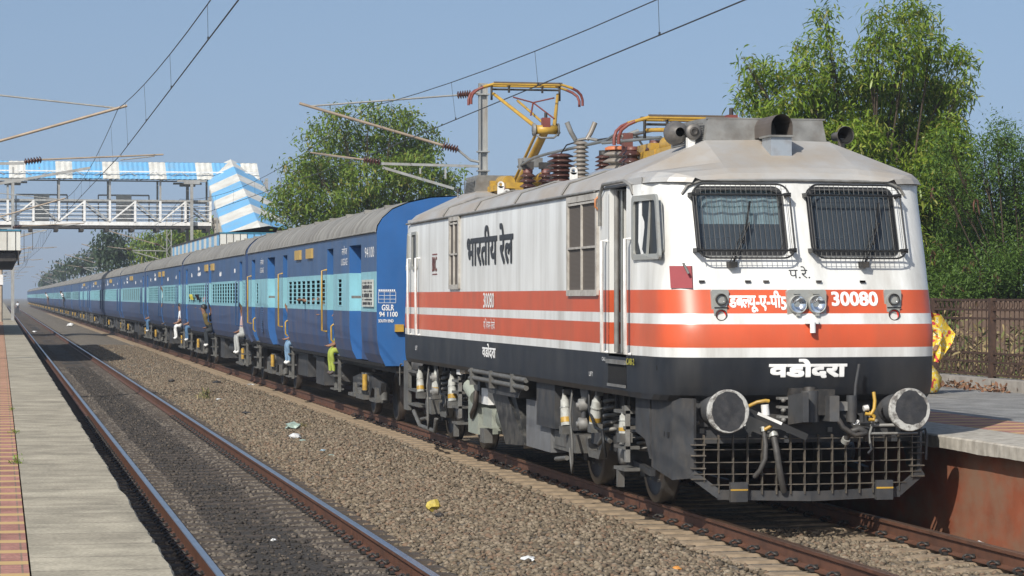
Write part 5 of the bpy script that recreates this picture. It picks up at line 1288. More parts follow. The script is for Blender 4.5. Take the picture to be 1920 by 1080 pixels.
# woman in a yellow flowered sari on the far platform, mostly behind the engine
def sari():
    Y_ = 36.2; p = at(1716, 745, Y_); base = Vector((p.x-.02, Y_, PLZ))
    pat = bpy.data.materials.new('flowered_yellow_sari'); pat.use_nodes = True; nt = pat.node_tree; N = nt.nodes.new; L = nt.links.new; bs = nt.nodes['Principled BSDF']
    tc = N('ShaderNodeTexCoord'); vo = N('ShaderNodeTexNoise'); vo.inputs['Scale'].default_value = 9; vo.inputs['Detail'].default_value = 2; L(tc.outputs['Object'], vo.inputs['Vector'])
    r = N('ShaderNodeValToRGB'); r.color_ramp.interpolation = 'CONSTANT'; e = r.color_ramp.elements; e[0].position = 0; e[0].color = (.45,.04,.05,1); e[1].position = .40; e[1].color = (.62,.42,.03,1)
    for ps, cc in ((.46,(.72,.50,.04,1)),(.55,(.62,.60,.42,1)),(.585,(.28,.30,.03,1)),(.60,(.70,.46,.03,1)),(.66,(.5,.04,.05,1))): q = e.new(ps); q.color = cc
    L(vo.outputs[0], r.inputs[0]); L(r.outputs[0], bs.inputs['Base Color']); bs.inputs['Roughness'].default_value = .8
    J = J_stand(); J.update(pel=(0,.02,.72), spine=(0,-.05,.90), chest=(0,-.16,1.08), neck=(0,-.26,1.2), head=(0,-.33,1.29), crown=(0,-.38,1.37))
    for s_, q in (('l',-1),('r',1)):
        J['sh'+s_] = (q*.19,-.16,1.12); J['el'+s_] = (q*.36,-.2,.88); J['wr'+s_] = (q*.22,-.38,.72); J['ha'+s_] = (q*.18,-.44,.68)
        J['kn'+s_] = (q*.11,-.14,.38); J['hp'+s_] = (q*.1,.02,.68)
    t = person('woman in a yellow flowered sari bending on the platform, mostly hidden by the locomotive', base, 0, J, pat, pat, shoe, None, 1)
    n = 20; prof_ = [(.02,.38),(.10,.43),(.24,.42),(.36,.33),(.48,.23),(.62,.20),(.74,.17)]
    vs = [(r_*cos(2*pi*j/n)*(1+.07*sin(5*2*pi*j/n+z*4)), .0-.06*z + r_*.8*sin(2*pi*j/n)*(1+.07*cos(7*2*pi*j/n)), z) for z, r_ in prof_ for j in range(n)]
    b = MB(); b.add(vs, [(i*n+j, i*n+(j+1)%n, (i+1)*n+(j+1)%n, (i+1)*n+j) for i in range(6) for j in range(n)], pat, True); b.build('skirt', t)
    b = MB(); # the loose end over the shoulder and elbow
    vs = []
    for i in range(9):
        a = i/8
        for j in range(6):
            c = j/5; vs.append((.16+.50*a*(1-.85*abs(c-.45)*1.6)+.02*sin(a*9), -.22+.10*sin(c*3)+.05*sin(a*7+c*4), 1.25-.72*c-.06*a))
    b.add(vs, [(i*6+j, (i+1)*6+j, (i+1)*6+j+1, i*6+j+1) for i in range(8) for j in range(5)], pat, True); b.build('sari_end', t)
sari()
# ------------------------------------------------------------------ masts, wires
def ribs(b, p, q, r, n, m=INSUL):
    p = Vector(p); q = Vector(q); L_ = (q-p).length; ax = (q-p)/L_; pr = [(0,r*.35)]
    for i in range(n): d = L_*i/n; pr += [(d+L_/n*.2,r*.4),(d+L_/n*.45,r),(d+L_/n*.6,r*.9),(d+L_/n*.98,r*.4)]
    b.lathe(pr, p, ax, m, 12)
def mast(X, Y, side, label, lattice=False, wireX=None, tip=.75, ipos=None, H_=6.5):
    """side: -1 when the arm reaches towards -X"""
    t = thing('catenary_mast', label, 'mast', (X, Y, PLZ if abs(X) < 12 else 0), 0, 'catenary masts along the tracks'); z0 = -PLZ
    def P(dx, z): return Vector((side*dx, 0, z - PLZ))
    b = MB()
    if lattice:
        for dx in (-.15,.15):
            for dy in (-.1,.1): b.bar((dx,dy,0),(dx,dy,7.0), .05,.05, GALV)
        for k_ in range(14):
            s_ = 1 if k_ % 2 else -1; b.bar((-.15*s_,-.1,.5*k_),(.15*s_,-.1,.5*k_+.5), .03,.03, GALV); b.bar((-.15*s_,.1,.5*k_),(.15*s_,.1,.5*k_+.5), .03,.03, GALV)
    else:
        b.box((-.10,-.015,0),(.10,.015,H_), GALV); b.box((-.10,-.09,0),(-.075,.09,H_), GALV); b.box((.075,-.09,0),(.10,.09,H_), GALV)
        for z in (6.25,4.9,4.45): b.box((-.14,-.12,z-.03),(.14,.12,z), GALV)
    b.build('pole', t)
    w = wireX if wireX is not None else abs(X - (RT if side < 0 else LT))
    m_ = Vector((0,0,0))
    b = MB(); b.tube([P(.62,7.52-.0), P(w+.30,7.08)], .022, BROWNT, 7) if False else b.tube([P(.62,7.05), P(w+tip-.25,6.74)], .022, GALV, 7)
    b.tube([P(.95,5.86), P(w+tip,6.80)], .034, BROWNT, 8)
    b.tube([P(.30,5.52), P(.62,5.78)], .03, GALV, 6); b.tube([P(0.08,5.48), P(.30,5.52)], .03, GALV, 6); b.tube([P(.08,7.12), P(.30,7.08)], .025, GALV, 6)
    b.build('bracket_tube', t)
    b = MB(); ribs(b, P(.28,7.09), P(.62,7.05), .10, 6); b.build('insulator', t)
    b = MB(); ribs(b, P(.60,5.77), P(.97,5.86), .10, 6); b.build('insulator', t)
    b = MB(); b.bar(P(0.05,5.38), P(ipos or w-.55,5.42), .06,.06, GALV); b.bar(P(.7,4.85), P(w-.6,5.33), .06,.06, GALV)
    for q in (.9,1.5,2.1):
        if q < w-.7: b.bar(P(q,5.33), P(q, 4.92+.18*q), .04,.04, GALV)
    b.tube([P((ipos or w-.55)+.4,5.51), P(w+1.1,5.66)], .02, BROWNT, 6); b.tube([P(w+.9,5.62), P(w+.1,5.50+.02)], .014, GALV, 6); b.build('registration_arm', t)
    ip = ipos or w-.55
    b = MB(); ribs(b, P(ip,5.45), P(ip+.4,5.51), .09, 6); b.build('insulator', t)
    return t
WH = 5.64; MZ = 6.72; CX = RT+.02; LX = LT-.05
MY = [-4.0, 58.0, 114, 170, 217, 272, 330, 390, 450, 510, 570]
desc = ['steel catenary mast rising behind the raised pantograph', 'catenary mast behind the train, just before the striped stair tower', 'lattice mast beside the footbridge stairs, above the train roof', 'lattice mast beyond the footbridge, second from the stair tower', 'third mast beyond the footbridge on the far side of the train', 'fourth mast beyond the footbridge on the far side', 'fifth mast beyond the footbridge, far side', 'sixth mast beyond the footbridge, far side', 'seventh small mast in the haze beyond the train', 'last small mast in the haze beyond the train']
for i, y in enumerate(MY[1:]):
    if i != 1: mast(11.15, y, -1, desc[i], lattice=(i in (2,3,4)), tip=1.35)
ML = [-2.0, 59.5, 116, 172, 228, 284, 345, 405, 465, 525, 585]
for i, y in enumerate(ML[1:9]): mast(-1.2, y, 1, ['nearest left mast, its grey arms reaching in above the left track', 'second left mast, its arms crossing in front of the footbridge', 'third mast along the left platform', 'fourth mast along the left platform', 'fifth mast along the left platform', 'sixth mast along the left platform', 'seventh mast along the left platform', 'farthest mast along the left platform'][i], tip=.25, ipos=1.75)
def overhead(x, ys, label, stag=.15):
    t = thing('overhead_line', label, 'wires', (x, ys[1], 5.6), 0, 'overhead wires'); o = Vector((x, ys[1], 5.6))
    cw = MB(); mw = MB(); dr = []
    for i in range(len(ys)-1):
        ya, yb = ys[i], ys[i+1]; sa, sb = (stag if i % 2 else -stag), (-stag if i % 2 else stag)
        pc = lambda f: Vector((x+sa+(sb-sa)*f, ya+(yb-ya)*f, WH)) - o
        pm = lambda f: Vector((x+(sa+(sb-sa)*f)*.6, ya+(yb-ya)*f, MZ - (MZ-WH-.45)*4*f*(1-f))) - o
        n = 16; r = .0085 if i < 4 else .012
        cw.tube([pc(k/2) for k in range(3)], r*1.15, WIRE, 5, caps=False); mw.tube([pm(k/n) for k in range(n+1)], r, WIRE, 5, caps=False)
        if i < 6:
            for k in range(1, 9):
                f = (k-.5)/8; d = MB(); d.tube([pm(f), pc(f)], .004 if i < 2 else .007, WIRE, 4, caps=False); d.cbox(pc(f)+Vector((0,0,.02)), (.02,.04,.04), WIRE); d.build('dropper', t)
    cw.build('contact_wire', t); mw.build('messenger_wire', t)
overhead(CX, MY, 'catenary and contact wire over the train, touched by the pantograph', .34)
overhead(LX, ML, 'catenary and contact wire above the empty left track')
# ------------------------------------------------------------------ footbridge
Yb = 157.0
def bx(px, Y=Yb): return at(px, 556, Y).x
fb = thing('footbridge', 'steel footbridge with blue and white sheet roof crossing above the tracks', 'footbridge', (0, Yb, PLZ))
def FB(name, b): return b.build(name, fb)
o_ = Vector((0, Yb, PLZ)); X0, X1 = -9.0, bx(396)
def sub(b):
    b.v = [(p[0]-o_.x, p[1]-o_.y, p[2]-o_.z) for p in b.v]; return b
b = MB(); b.box((X0,Yb,6.55),(X1,Yb+3,6.72), DARK); b.box((X0,Yb-.06,6.72),(X1,Yb+.06,6.95), WHITEM); b.box((X0,Yb+2.94,6.72),(X1,Yb+3.06,6.95), WHITEM)
x = X0
while x < X1: b.box((x-.12,Yb-.1,6.35),(x+.12,Yb+3.1,6.55), DARK); x += 1.55
FB('deck', sub(b))
for yy in (Yb, Yb+3):
    b = MB(); b.box((X0,yy-.05,8.20),(X1,yy+.05,8.32), GALV)
    for k_ in range(4): b.tube([(X0,yy,7.15+k_*.26),(X1,yy,7.15+k_*.26)], .025, WHITEM, 5)
    x = X1-.05; q = 0
    while x > X0:
        b.box((x-.07,yy-.06,6.9),(x+.07,yy+.06,8.25), WHITEM)
        b.bar((x,yy+.02,8.2) if q % 2 else (x,yy+.02,6.95), (x-1.55,yy+.02,6.95) if q % 2 else (x-1.55,yy+.02,8.2), .09,.09, WHITEM if q % 2 else GALV)
        x -= 1.55; q += 1
    FB('balustrade', sub(b))
b = MB(); x = X1-.05
while x > X0:
    for yy in (Yb-.0, Yb+3): b.box((x-.06,yy-.05,8.3),(x+.06,yy+.05,9.6), GALV)
    x -= 3.1
for yy in (Yb-.15, Yb+3.15):
    b.bar((X0,yy,9.62),(X1+2.9,yy,9.62), .08,.08, GALV); b.bar((X0,yy,10.05),(X1+2.9,yy,10.05), .08,.08, WHITEM)
    x = X0
    while x < X1+2: b.bar((x,yy,9.62),(x+.8,yy,10.05), .04,.04, GALV); b.bar((x+.8,yy,10.05),(x+1.6,yy,9.62), .04,.04, GALV); x += 1.6
FB('roof_frame', sub(b))
def corr(b, p0, p1, d, m, n, amp=.03, nrm=Vector((0,0,1))):
    """corrugated sheet from edge p0-p1 swept by d"""
    p0, p1, d = Vector(p0), Vector(p1), Vector(d); T = []
    for i in range(n+1):
        for s_, a in ((0,0),(.5,1)):
            if i == n and s_: break
            T.append(p0.lerp(p1, (i+s_)/n) + nrm*amp*a)
    k = len(T); b.add(T + [q+d for q in T], [(i, i+1, i+1+k, i+k) for i in range(k-1)], m)
edges = [-73,-43] ; cells = []
px = -250
stripes = []
base_w = [16.5, 104.5, 192.8, 280.6, 368.6, 454.6]; base_w = [16.5-88.0*3, 16.5-88*2, 16.5-88] + base_w
prev = None
for w0 in base_w:
    w1 = w0+31.5; 
    if prev is not None: stripes.append((prev, w0, WBLUE))
    stripes.append((w0, w1, WWHITE)); prev = w1
b = MB()
for a, c, m in stripes:
    xa, xc = max(X0, bx(a)), min(X1+3.6, bx(c)); 
    if xc <= xa: continue
    n = max(2, int((xc-xa)/.28))
    corr(b, (xa,Yb-.45,9.58),(xc,Yb-.45,9.58), (0,1.95,1.14), m, n, .03, Vector((0,-.4,.9))); corr(b, (xa,Yb+1.5,10.73),(xc,Yb+1.5,10.73), (0,1.95,-1.02), m, n, .03, Vector((0,.4,.9)))
FB('roof', sub(b))
for px_, top in ((24, 9.55), (360, 9.55)):
    b = MB(); X_ = bx(px_, Yb-.6)
    for yy in (Yb-.35, Yb+3.35): b.box((X_-.09,yy-.09,PLZ),(X_+.09,yy+.09,top-.25), GALV); b.box((X_-.9,yy-.1,top-.12),(X_+.9,yy+.1,top), GALV); b.box((X_-.5,yy-.1,top-.25),(X_+.5,yy+.1,top-.12), GALV)
    FB('column', sub(b))
b = MB()
for px_ in (484, 499):
    X_ = bx(px_, Yb); b.box((X_-.09,Yb-.3,PLZ),(X_+.09,Yb-.12,9.7), GALV); b.box((X_-.09,Yb+2.9,PLZ),(X_+.09,Yb+3.1,9.7), GALV)
b.bar((bx(484),Yb-.2,8.9),(bx(499),Yb-.2,9.6), .08,.08, GALV); FB('column', sub(b))
for px_ in (78, 232):
    b = MB(); xa = bx(px_-14.5, Yb+2.8); xc = bx(px_+14.5, Yb+2.8); b.box((xa,Yb+2.75,6.95),(xc,Yb+2.8,8.75), WWHITE); b.box((xa-1.1,Yb+2.85,8.65),(xc+1.1,Yb+2.9,8.75), GALV)
    for xx in (xa-1.1, xc+1.1): b.box((xx-.04,Yb+2.85,6.95),(xx+.04,Yb+2.9,8.7), GALV)
    FB('panel', sub(b))
# covered stairs coming down to the platform
st_ = thing('covered_stairs', 'stair hood clad in blue and white striped sheets, leading down from the footbridge', 'stairs', (14.4, Yb-8, PLZ)); o_ = Vector((14.4, Yb-8, PLZ))
A = Vector((14.30, Yb+2.0, 11.0)); B_ = Vector((14.5, Yb-15.0, 6.15)); wA, wB = 1.62, 1.95
for s_ in (-1, 1):
    b = MB(); NS = 9
    for i in range(NS):
        f0, f1 = i/NS, (i+1)/NS; m = WBLUE if i % 2 else WWHITE
        # bands lie square to the slope, so they run up towards the ridge
        r0, r1 = A.lerp(B_, f0), A.lerp(B_, f1); e = 2.6
        lowA = Vector((s_*(wA+(wB-wA)*f0), .0, -.78)); lowB = Vector((s_*(wA+(wB-wA)*f1), .0, -.78))
        n = 4
        for k_ in range(n):
            g0, g1 = k_/n, (k_+1)/n
            p = [r0.lerp(r1, g0), r0.lerp(r1, g1)]; q = [(r0+lowA).lerp(r1+lowB, g0), (r0+lowA).lerp(r1+lowB, g1)]
            q2 = [x_ + Vector((s_*.02, 0, -.14)) for x_ in q]
            b.add([p[0], p[1], q[1], q[0]], [(0,1,2,3)], m); b.add([q[0], q[1], q2[1], q2[0]], [(0,1,2,3)], m)
    sub(b).build('cladding', st_)
b = MB(); b.prism([A+Vector((-1.2,0,-3.9)), B_+Vector((-1.2,0,-3.9)), B_+Vector((-1.2,0,-4.3)), A+Vector((-1.2,0,-4.3))], (2.4,0,0), COPE)
for i in range(24): q = A.lerp(B_, i/24); b.box((q.x-1.2, q.y-.7, q.z-3.9), (q.x+1.2, q.y, q.z-3.72), COPE)
sub(b).build('flight', st_)
b = MB()
for f_ in (.1,.4,.7,.95):
    q = A.lerp(B_, f_)
    for s_ in (-1,1): b.box((q.x+s_*1.5-.06,q.y-.06,PLZ),(q.x+s_*1.5+.06,q.y+.06,q.z-2), GALV)
sub(b).build('post', st_)
# ------------------------------------------------------------------ platform canopies
def canopy(name, label, x0, x1, y0, y1, zt, fh, stripe, posts):
    t = thing(name, label, 'canopy', ((x0+x1)/2, (y0+y1)/2, PLZ)); global o_; o_ = Vector(t.location)
    b = MB(); xm = (x0+x1)/2
    n = int((y1-y0)/.5)
    b.add([(x0,y0,zt),(x0,y1,zt),(xm,y1,zt+.35),(xm,y0,zt+.35),(x1,y0,zt),(x1,y1,zt)], [(0,1,2,3),(3,2,5,4)], M('canopy_sheet',(.25,.33,.4),.6)); b.box((x0+.05,y0+.05,zt-.2),(x1-.05,y1,zt-.12), DARK); sub(b).build('roof', t)
    for xx in (x0, x1):
        b = MB(); k = 0; y = y0
        while y < y1:
            b.add([(xx,y,zt),(xx,min(y+stripe,y1),zt),(xx,min(y+stripe,y1),zt-fh),(xx,y,zt-fh)], [(0,1,2,3)], WWHITE if k % 2 else WBLUE); k += 1; y += stripe
        b.box((xx-.04,y0,zt-.02),(xx+.04,y1,zt+.05), DARK); b.box((xx-.04,y0,zt-fh-.04),(xx+.04,y1,zt-fh), DARK); sub(b).build('fascia', t)
    for yy in (y0, y1):
        b = MB(); k = 0; x = x0
        while x < x1:
            w_ = 1.25; xa = min(x+w_, x1); b.add([(x,yy,zt),(xa,yy,zt),(xa,yy,zt-fh),(x,yy,zt-fh)], [(0,1,2,3)], WWHITE if (k % 2 == 0 or stripe > 1.6) else WBLUE)
            for q in range(4): b.bar((x+w_*q/4,yy-.015,zt),(x+w_*q/4,yy-.015,zt-fh), .015,.02, DARK)
            k += 1; x += w_
        b.bar((x0,yy,zt+.02),(x1,yy,zt+.02), .06,.06, M('blue_trim',(.03,.16,.24),.5)); sub(b).build('fascia', t)
    for yy in posts:
        b = MB(); b.box((xm-.1,yy-.1,PLZ),(xm+.1,yy+.1,zt-.1), GALV); b.bar((xm,yy,zt-1.2),(x0+.4,yy,zt-.15),.08,.08,GALV); b.bar((xm,yy,zt-1.2),(x1-.4,yy,zt-.15),.08,.08,GALV); sub(b).build('post', t)
canopy('platform_canopy', 'right platform shelter with blue and white striped fascia above the coach roofs', 9.75, 14.2, 114, 146, 5.18, .66, 1.5, (118,130,142))
# the left one: deep end boards, dark boxes added below as its shaded underside
zl_ = zat(433, .7, 95)
b = MB(); b.box((-5.8,95.3,zl_-1.12),(.60,127,zl_-.80), DARK); tag(b.build('shade_soffit', origin=(-2,95.3,zl_-1)), 'long dark box added as the shaded underside of the left platform shelter', 'board')
canopy('platform_canopy', 'left platform shelter at the picture edge with white boards and blue trim', -6.0, .74, 95, 128, zl_, .72, 2.0, (99,111,123))
b = MB(); b.prism([(.70,95,zl_-.72),(.70,97,zl_-.72),(.70,97,zl_-1.25),(.70,95,zl_-1.15)], (-.05,0,0), DARK)  # dark plate added for the shade below the shelter's near end
tag(b.build('shade_soffit_end', origin=(.7,95,zl_-.9)), 'dark plate added as shade under the end of the left shelter', 'soffit')
b = MB(); xx = .06; b.tube([(xx,150,PLZ),(xx,150,5.0)], .09, BROWNT, 8); b.box((xx-.12,149.85,3.0),(xx+.12,149.95,3.6), WHITEM); tag(b.build('lamp_post', origin=(xx,150,PLZ)), 'brown post with a white band at the far end of the left platform', 'post')
# ------------------------------------------------------------------ iron fence behind the right platform
IRON = M('rusty_fence_iron', (.05,.028,.019), .8, var=.35, scale=14, dirt=(.10,.05,.028), damt=.5, dscale=(16,16,9))
FX = 15.55; y0f, y1f = 34.0, 64.0
fe = thing('iron_fence', 'rusty ornamental iron fence behind the right platform', 'fence', (FX, y0f, PLZ+.2)); o_ = Vector((FX, y0f, PLZ+.2))
zt = PLZ+1.42; zb = PLZ+.22
b = MB()
for z in (zt, zt-.16, zt-.30-.0, zb+.34, zb+.20, zb): b.bar((FX,y0f,z),(FX,y1f,z), .03, .035, IRON)
sub(b).build('rail_bar', fe)
b = MB(); y = y0f
while y < y1f:
    b.bar((FX,y,zb),(FX,y,zt), .014,.014, IRON, up=(0,1,0)); y += .19
sub(b).build('upright_bars', fe)['kind'] = 'stuff'
b = MB(); y = y0f; sc = 0
while y < y1f:
    for zc, r in ((zt-.08,.062),(zb+.10,.075),(zb+.27,.05)):
        b.tube([(FX, y+r*1.1*cos(a), zc+r*sin(a)) for a in [radians(q) for q in range(-60,260,45)]], .009, IRON, 4, caps=False)
    y += .20
sub(b).build('scrollwork', fe)['kind'] = 'stuff'
y = y0f+1.2
while y < y1f:
    b = MB(); b.box((FX-.05,y-.05,PLZ+.0),(FX+.05,y+.05,zt+.03), IRON); sub(b).build('post', fe); y += 2.55
b = MB(); b.box((15.30,20,PLZ-.1),(15.75,90,PLZ+.17), M('kerb_concrete',(.33,.31,.28),.9,var=.2,scale=5,dirt=(.18,.15,.12),damt=.5,dscale=(4,1,4))); tag(b.build('fence_kerb', origin=(15.5,20,PLZ)), 'low grey concrete kerb below the iron fence', 'kerb')
b = MB(); yy_ = 16.5; BRK = M('faded_brick', (.20,.14,.105), .9, var=.2, scale=3, dirt=(.13,.09,.07), damt=.6, dscale=(1,1,1.5)); b.box((19.5,30,-.6),(19.7,140,2.25), BRK)
tag(b.build('boundary_wall', origin=(19.6,30,-.6)), 'faded brick boundary wall beyond the iron fence', 'wall')
# ------------------------------------------------------------------ trees and plants
def leaves(name, sprays, per, ll, lw, mats, parent=None, droop=.6, curl=.35, origin=(0,0,0), wide=.35):
    """sprays: n x 3 twig positions; a handful of curved narrow leaves hangs from each"""
    n = len(sprays)*per; base = np.repeat(sprays, per, 0) + rng.normal(0, wide*ll*1.2, (n,3)) - np.array(origin)
    az = rng.uniform(0, 2*pi, n); el = rng.normal(-droop, .55, n)
    d = np.stack([np.cos(az)*np.cos(el), np.sin(az)*np.cos(el), np.sin(el)], 1)
    sd = np.cross(d, np.array([0,0,1.0])) + rng.normal(0,.5,(n,3)); sd -= d*(sd*d).sum(1, keepdims=True); sd /= np.linalg.norm(sd, axis=1, keepdims=True)+1e-6
    L_ = ll*rng.uniform(.45,1.5,n)[:,None]; W_ = lw*rng.uniform(.7,1.2,n)[:,None]; dn = np.array([0,0,-1.0])*curl
    m1 = base + d*L_*.35; m2 = base + d*L_*.72 + dn*L_*.25; tp = base + d*L_*.95 + dn*L_*.75
    V = np.stack([base, m1-sd*W_*.5, m1+sd*W_*.5, m2-sd*W_*.42, m2+sd*W_*.42, tp], 1).reshape(-1,3)
    F_ = (np.array([(0,1,2),(1,3,2),(2,3,4),(3,5,4)])[None] + (np.arange(n)*6)[:,None,None]).reshape(-1)
    o = numpy_mesh(name, V, F_, 3, mats)
    if parent: o.parent = parent
    return o
def tree(name, label, foot, clumps, per, ll, lw, lm, bark, dens, cat='tree', group=None, droop=.6, pods=None, curl=.35, trunk_r=.16, wide=.35, limb=True):
    """clumps: (x, y, z, rx, rz) in metres"""
    foot = Vector(foot); t = thing(name, label, cat, foot, 0, group)
    b = MB(); c0 = [c for c in clumps]; cz = sorted(clumps, key=lambda c: c[2])
    top = Vector((np.mean([c[0] for c in clumps]), np.mean([c[1] for c in clumps]), max(c[2] for c in clumps)))
    fork = foot.lerp(Vector((top.x, top.y, foot.z + (top.z-foot.z)*.75)), .35)
    b.tube([Vector((0,0,-.1)), (fork-foot)*.5+Vector((.06,.05,0)), fork-foot], trunk_r, bark, 10, r2=trunk_r*.75)
    SP_ = []
    for (x, y, z, rx, rz) in clumps:
        e = Vector((x,y,z))-foot; f0 = fork-foot; mid = f0.lerp(e, .5)+Vector((random.uniform(-.2,.2),random.uniform(-.2,.2),random.uniform(0,.3)))
        if limb: b.tube([f0, mid, e], trunk_r*.30, bark, 6, r2=.008)
        ns = max(4, int(dens*rx*rx*rz*4.2)); u = rng.normal(0,1,(ns,3)); u /= np.linalg.norm(u, axis=1, keepdims=True); r = rng.uniform(.30,1.0,(ns,1))**.5
        p = np.array([x,y,z]) + u*r*np.array([rx,rx,rz]); SP_.append(p)
        if limb:
            for q in p[::max(1, len(p)//3)]: b.tube([mid.lerp(e,.5), (Vector(q)-foot)*.6+e*.4, Vector(q)-foot], .009, bark, 4, r2=.003, caps=False)
    b.build('trunk', t)
    S = np.concatenate(SP_)
    leaves('crown', S, per, ll, lw, lm, t, droop, curl, foot, wide)
    if pods:
        idx = rng.choice(len(S), int(len(S)*pods[1])); leaves('seed_pods', S[idx], 9, pods[2], pods[2]*.13, [pods[0]], t, 1.35, .1, foot, .10)['kind'] = 'stuff'
    return t
BARK = M('bark', (.065,.05,.036), .9, var=.3, scale=9, bump=.3)
LG1 = island_mat('acacia_leaf', [(.085,.15,.014),(.16,.26,.02),(.23,.33,.03),(.12,.20,.018),(.29,.37,.05),(.30,.27,.07)], .42, .42)
LG2 = island_mat('feathery_leaf', [(.055,.11,.018),(.09,.17,.026),(.13,.22,.036),(.07,.13,.022)], .6, .4)
LG3 = island_mat('mid_tree_leaf', [(.10,.17,.02),(.15,.24,.028),(.21,.30,.04),(.12,.19,.022),(.30,.28,.06)], .55, .42)
LGD = island_mat('dark_far_leaf', [(.022,.045,.018),(.035,.065,.025),(.045,.075,.03)], .7, .2)
PODB = island_mat('brown_pods', [(.09,.035,.022),(.13,.055,.035),(.07,.03,.02)], .7)
PODY = island_mat('yellow_pods', [(.25,.24,.05),(.30,.22,.07),(.18,.20,.05)], .7)
def cl(Y, lst, dy=1.0):
    out = []
    for px, py, rpx, *rz in lst:
        p = at(px, py, Y + random.uniform(-dy, dy)); k_ = (CT*Y + ST*p.x)/F_PX
        out.append((p.x, p.y, p.z, rpx*k_, (rz[0] if rz else rpx)*k_))
    return out
YA = 53.0
A_ = [(1545,40,22,34),(1548,90,26,40),(1500,95,20,24),(1515,150,40,40),(1570,150,34,44),(1440,150,44,34),(1400,120,20,18),(1408,190,30,30),(1460,210,46,34),(1540,215,60,44),(1640,110,34,50),(1650,45,26,30),(1700,20,34,30),(1735,40,26,28),(1700,90,40,44),(1745,85,28,30),(1640,190,60,56),(1720,160,52,48),(1790,110,36,24),(1800,160,30,34),(1765,200,50,44),(1600,275,70,50),(1700,260,66,56),(1780,270,44,54),(1660,345,56,46),(1740,350,56,60),(1790,390,36,60),(1560,262,60,30),(1500,250,50,30),(1430,205,30,20),(1740,440,40,60),(1780,500,50,50),(1700,400,40,50),(1690,480,50,70),(1640,420,50,70),(1580,350,50,60),(1520,320,50,60),(1760,300,50,60),(1790,330,40,60),(1770,420,50,60),(1750,520,50,60),(1800,450,36,50)]
ta = at(1640, 620, YA)
tree('acacia_tree', 'tall bright green tree with long curved leaves rising behind the locomotive cab', (ta.x, YA, -.6), cl(YA, A_, 1.1), 14, .165, .040, [LG1], BARK, 160, trunk_r=.2, droop=.25, curl=.38, wide=.6, pods=(M('pale_seed_cluster',(.24,.17,.07),.8),.004,.10))
YB = 50.0
B2 = [(1870,260,30,44),(1900,310,46,44),(1850,330,30,30),(1910,400,46,56),(1850,400,40,40),(1800,440,46,40),(1880,470,50,48),(1770,500,40,50),(1830,530,60,40),(1900,540,50,40),(1950,450,50,90),(1760,330,26,40),(1775,270,26,30),(1960,560,40,60),(1800,370,30,36),(1845,300,30,40),(1865,360,40,44),(1895,255,26,30),(1835,455,44,44),(1815,330,26,34),(1880,430,50,50),(1930,350,40,60),(1790,560,60,40),(1860,500,56,50)]
tb = at(1880, 640, YB)
tree('leadtree', 'darker feathery tree with bunches of brown pods at the right edge', (tb.x+.6, YB, -.6), cl(YB, B2, .8), 34, .085, .026, [LG2], BARK, 130, pods=(PODB,.035,.24), trunk_r=.10, droop=.2, curl=.2, wide=1.3)
B3 = [(1800,560,60,40),(1870,570,60,36),(1760,580,40,36),(1930,580,50,40)]
tree('shrub', 'dark undergrowth behind the top of the iron fence', (at(1850,700,56).x, 56, -.6), cl(56, B3, .8), 20, .12, .035, [LG2, LG1], BARK, 90, cat='bush', trunk_r=.05)
YC = 92.0
C_ = [(690,215,26,24),(640,225,34,24),(735,225,40,26),(600,240,24,24),(770,215,20,24),(650,265,50,34),(740,275,56,36),(590,300,30,26),(560,320,34,26),(800,265,30,30),(620,330,56,34),(700,335,60,40),(780,320,50,40),(820,350,40,30),(560,370,44,36),(520,390,30,26),(610,390,56,36),(690,400,60,36),(770,390,50,36),(830,370,30,24),(850,330,22,20),(528,368,14,22),(560,425,34,24),(640,430,60,22),(740,420,60,26),(830,395,34,20),(575,265,20,14),(780,290,36,30)]
tc_ = at(690, 470, YC)
tree('pod_tree', 'broad green tree hung with yellowish pods behind the luggage coach roof', (tc_.x, YC, -.6), cl(YC, C_, 1.6), 15, .19, .06, [LG3], BARK, 40, pods=(PODY,.025,.26), trunk_r=.24, droop=.3, curl=.3, wide=.75)
# trees far beyond the bridge
far = [ (210, 458, 205, 34, 34, 'dark tree standing beyond the footbridge, left of the lattice masts', LGD), (238,475,208,24,24,'dark bush at the foot of the far dark tree',LGD), (345,445,190,46,26,'green tree behind the right shelter, below the footbridge',LG3), (285,460,196,40,26,'green tree seen between lattice masts below the footbridge',LG3), (400,440,185,40,30,'green tree crown behind the striped stair tower',LG3), (300,480,215,34,16,'low green tree above the far coaches',LGD), (150,492,290,26,14,'hazy tree line clump left of the far dark tree',LGD), (118,505,380,20,10,'small hazy trees above the distant coaches',LGD), (180,480,300,20,18,'brownish hazy tree beside the far dark tree',LGD), (92,522,520,18,9,'faintest trees near the vanishing point',LGD)]
for i, (px, py, Y, rx, rz, lab, lm_) in enumerate(far):
    k_ = (CT*Y)/F_PX; cs = cl(Y, [(px-rx*.5,py,rx*.6,rz*.7),(px+rx*.5,py+2,rx*.6,rz*.7),(px,py-rz*.4,rx*.55,rz*.6),(px,py+rz*.3,rx*.8,rz*.6),(px-rx*.2,py+rz*.9,rx*.7,rz*.5)], 1.5)
    p = at(px, py, Y); sc_ = max(1, Y/190)
    tree('far_tree', lab, (p.x, Y, -.6), cs, 12, .30*sc_, .13*sc_, [lm_], BARK, 9/sc_**1.5, group='trees beyond the footbridge', trunk_r=.25, limb=False, wide=.7)
hz = [(2000+i*0, 0) for i in range(0)]
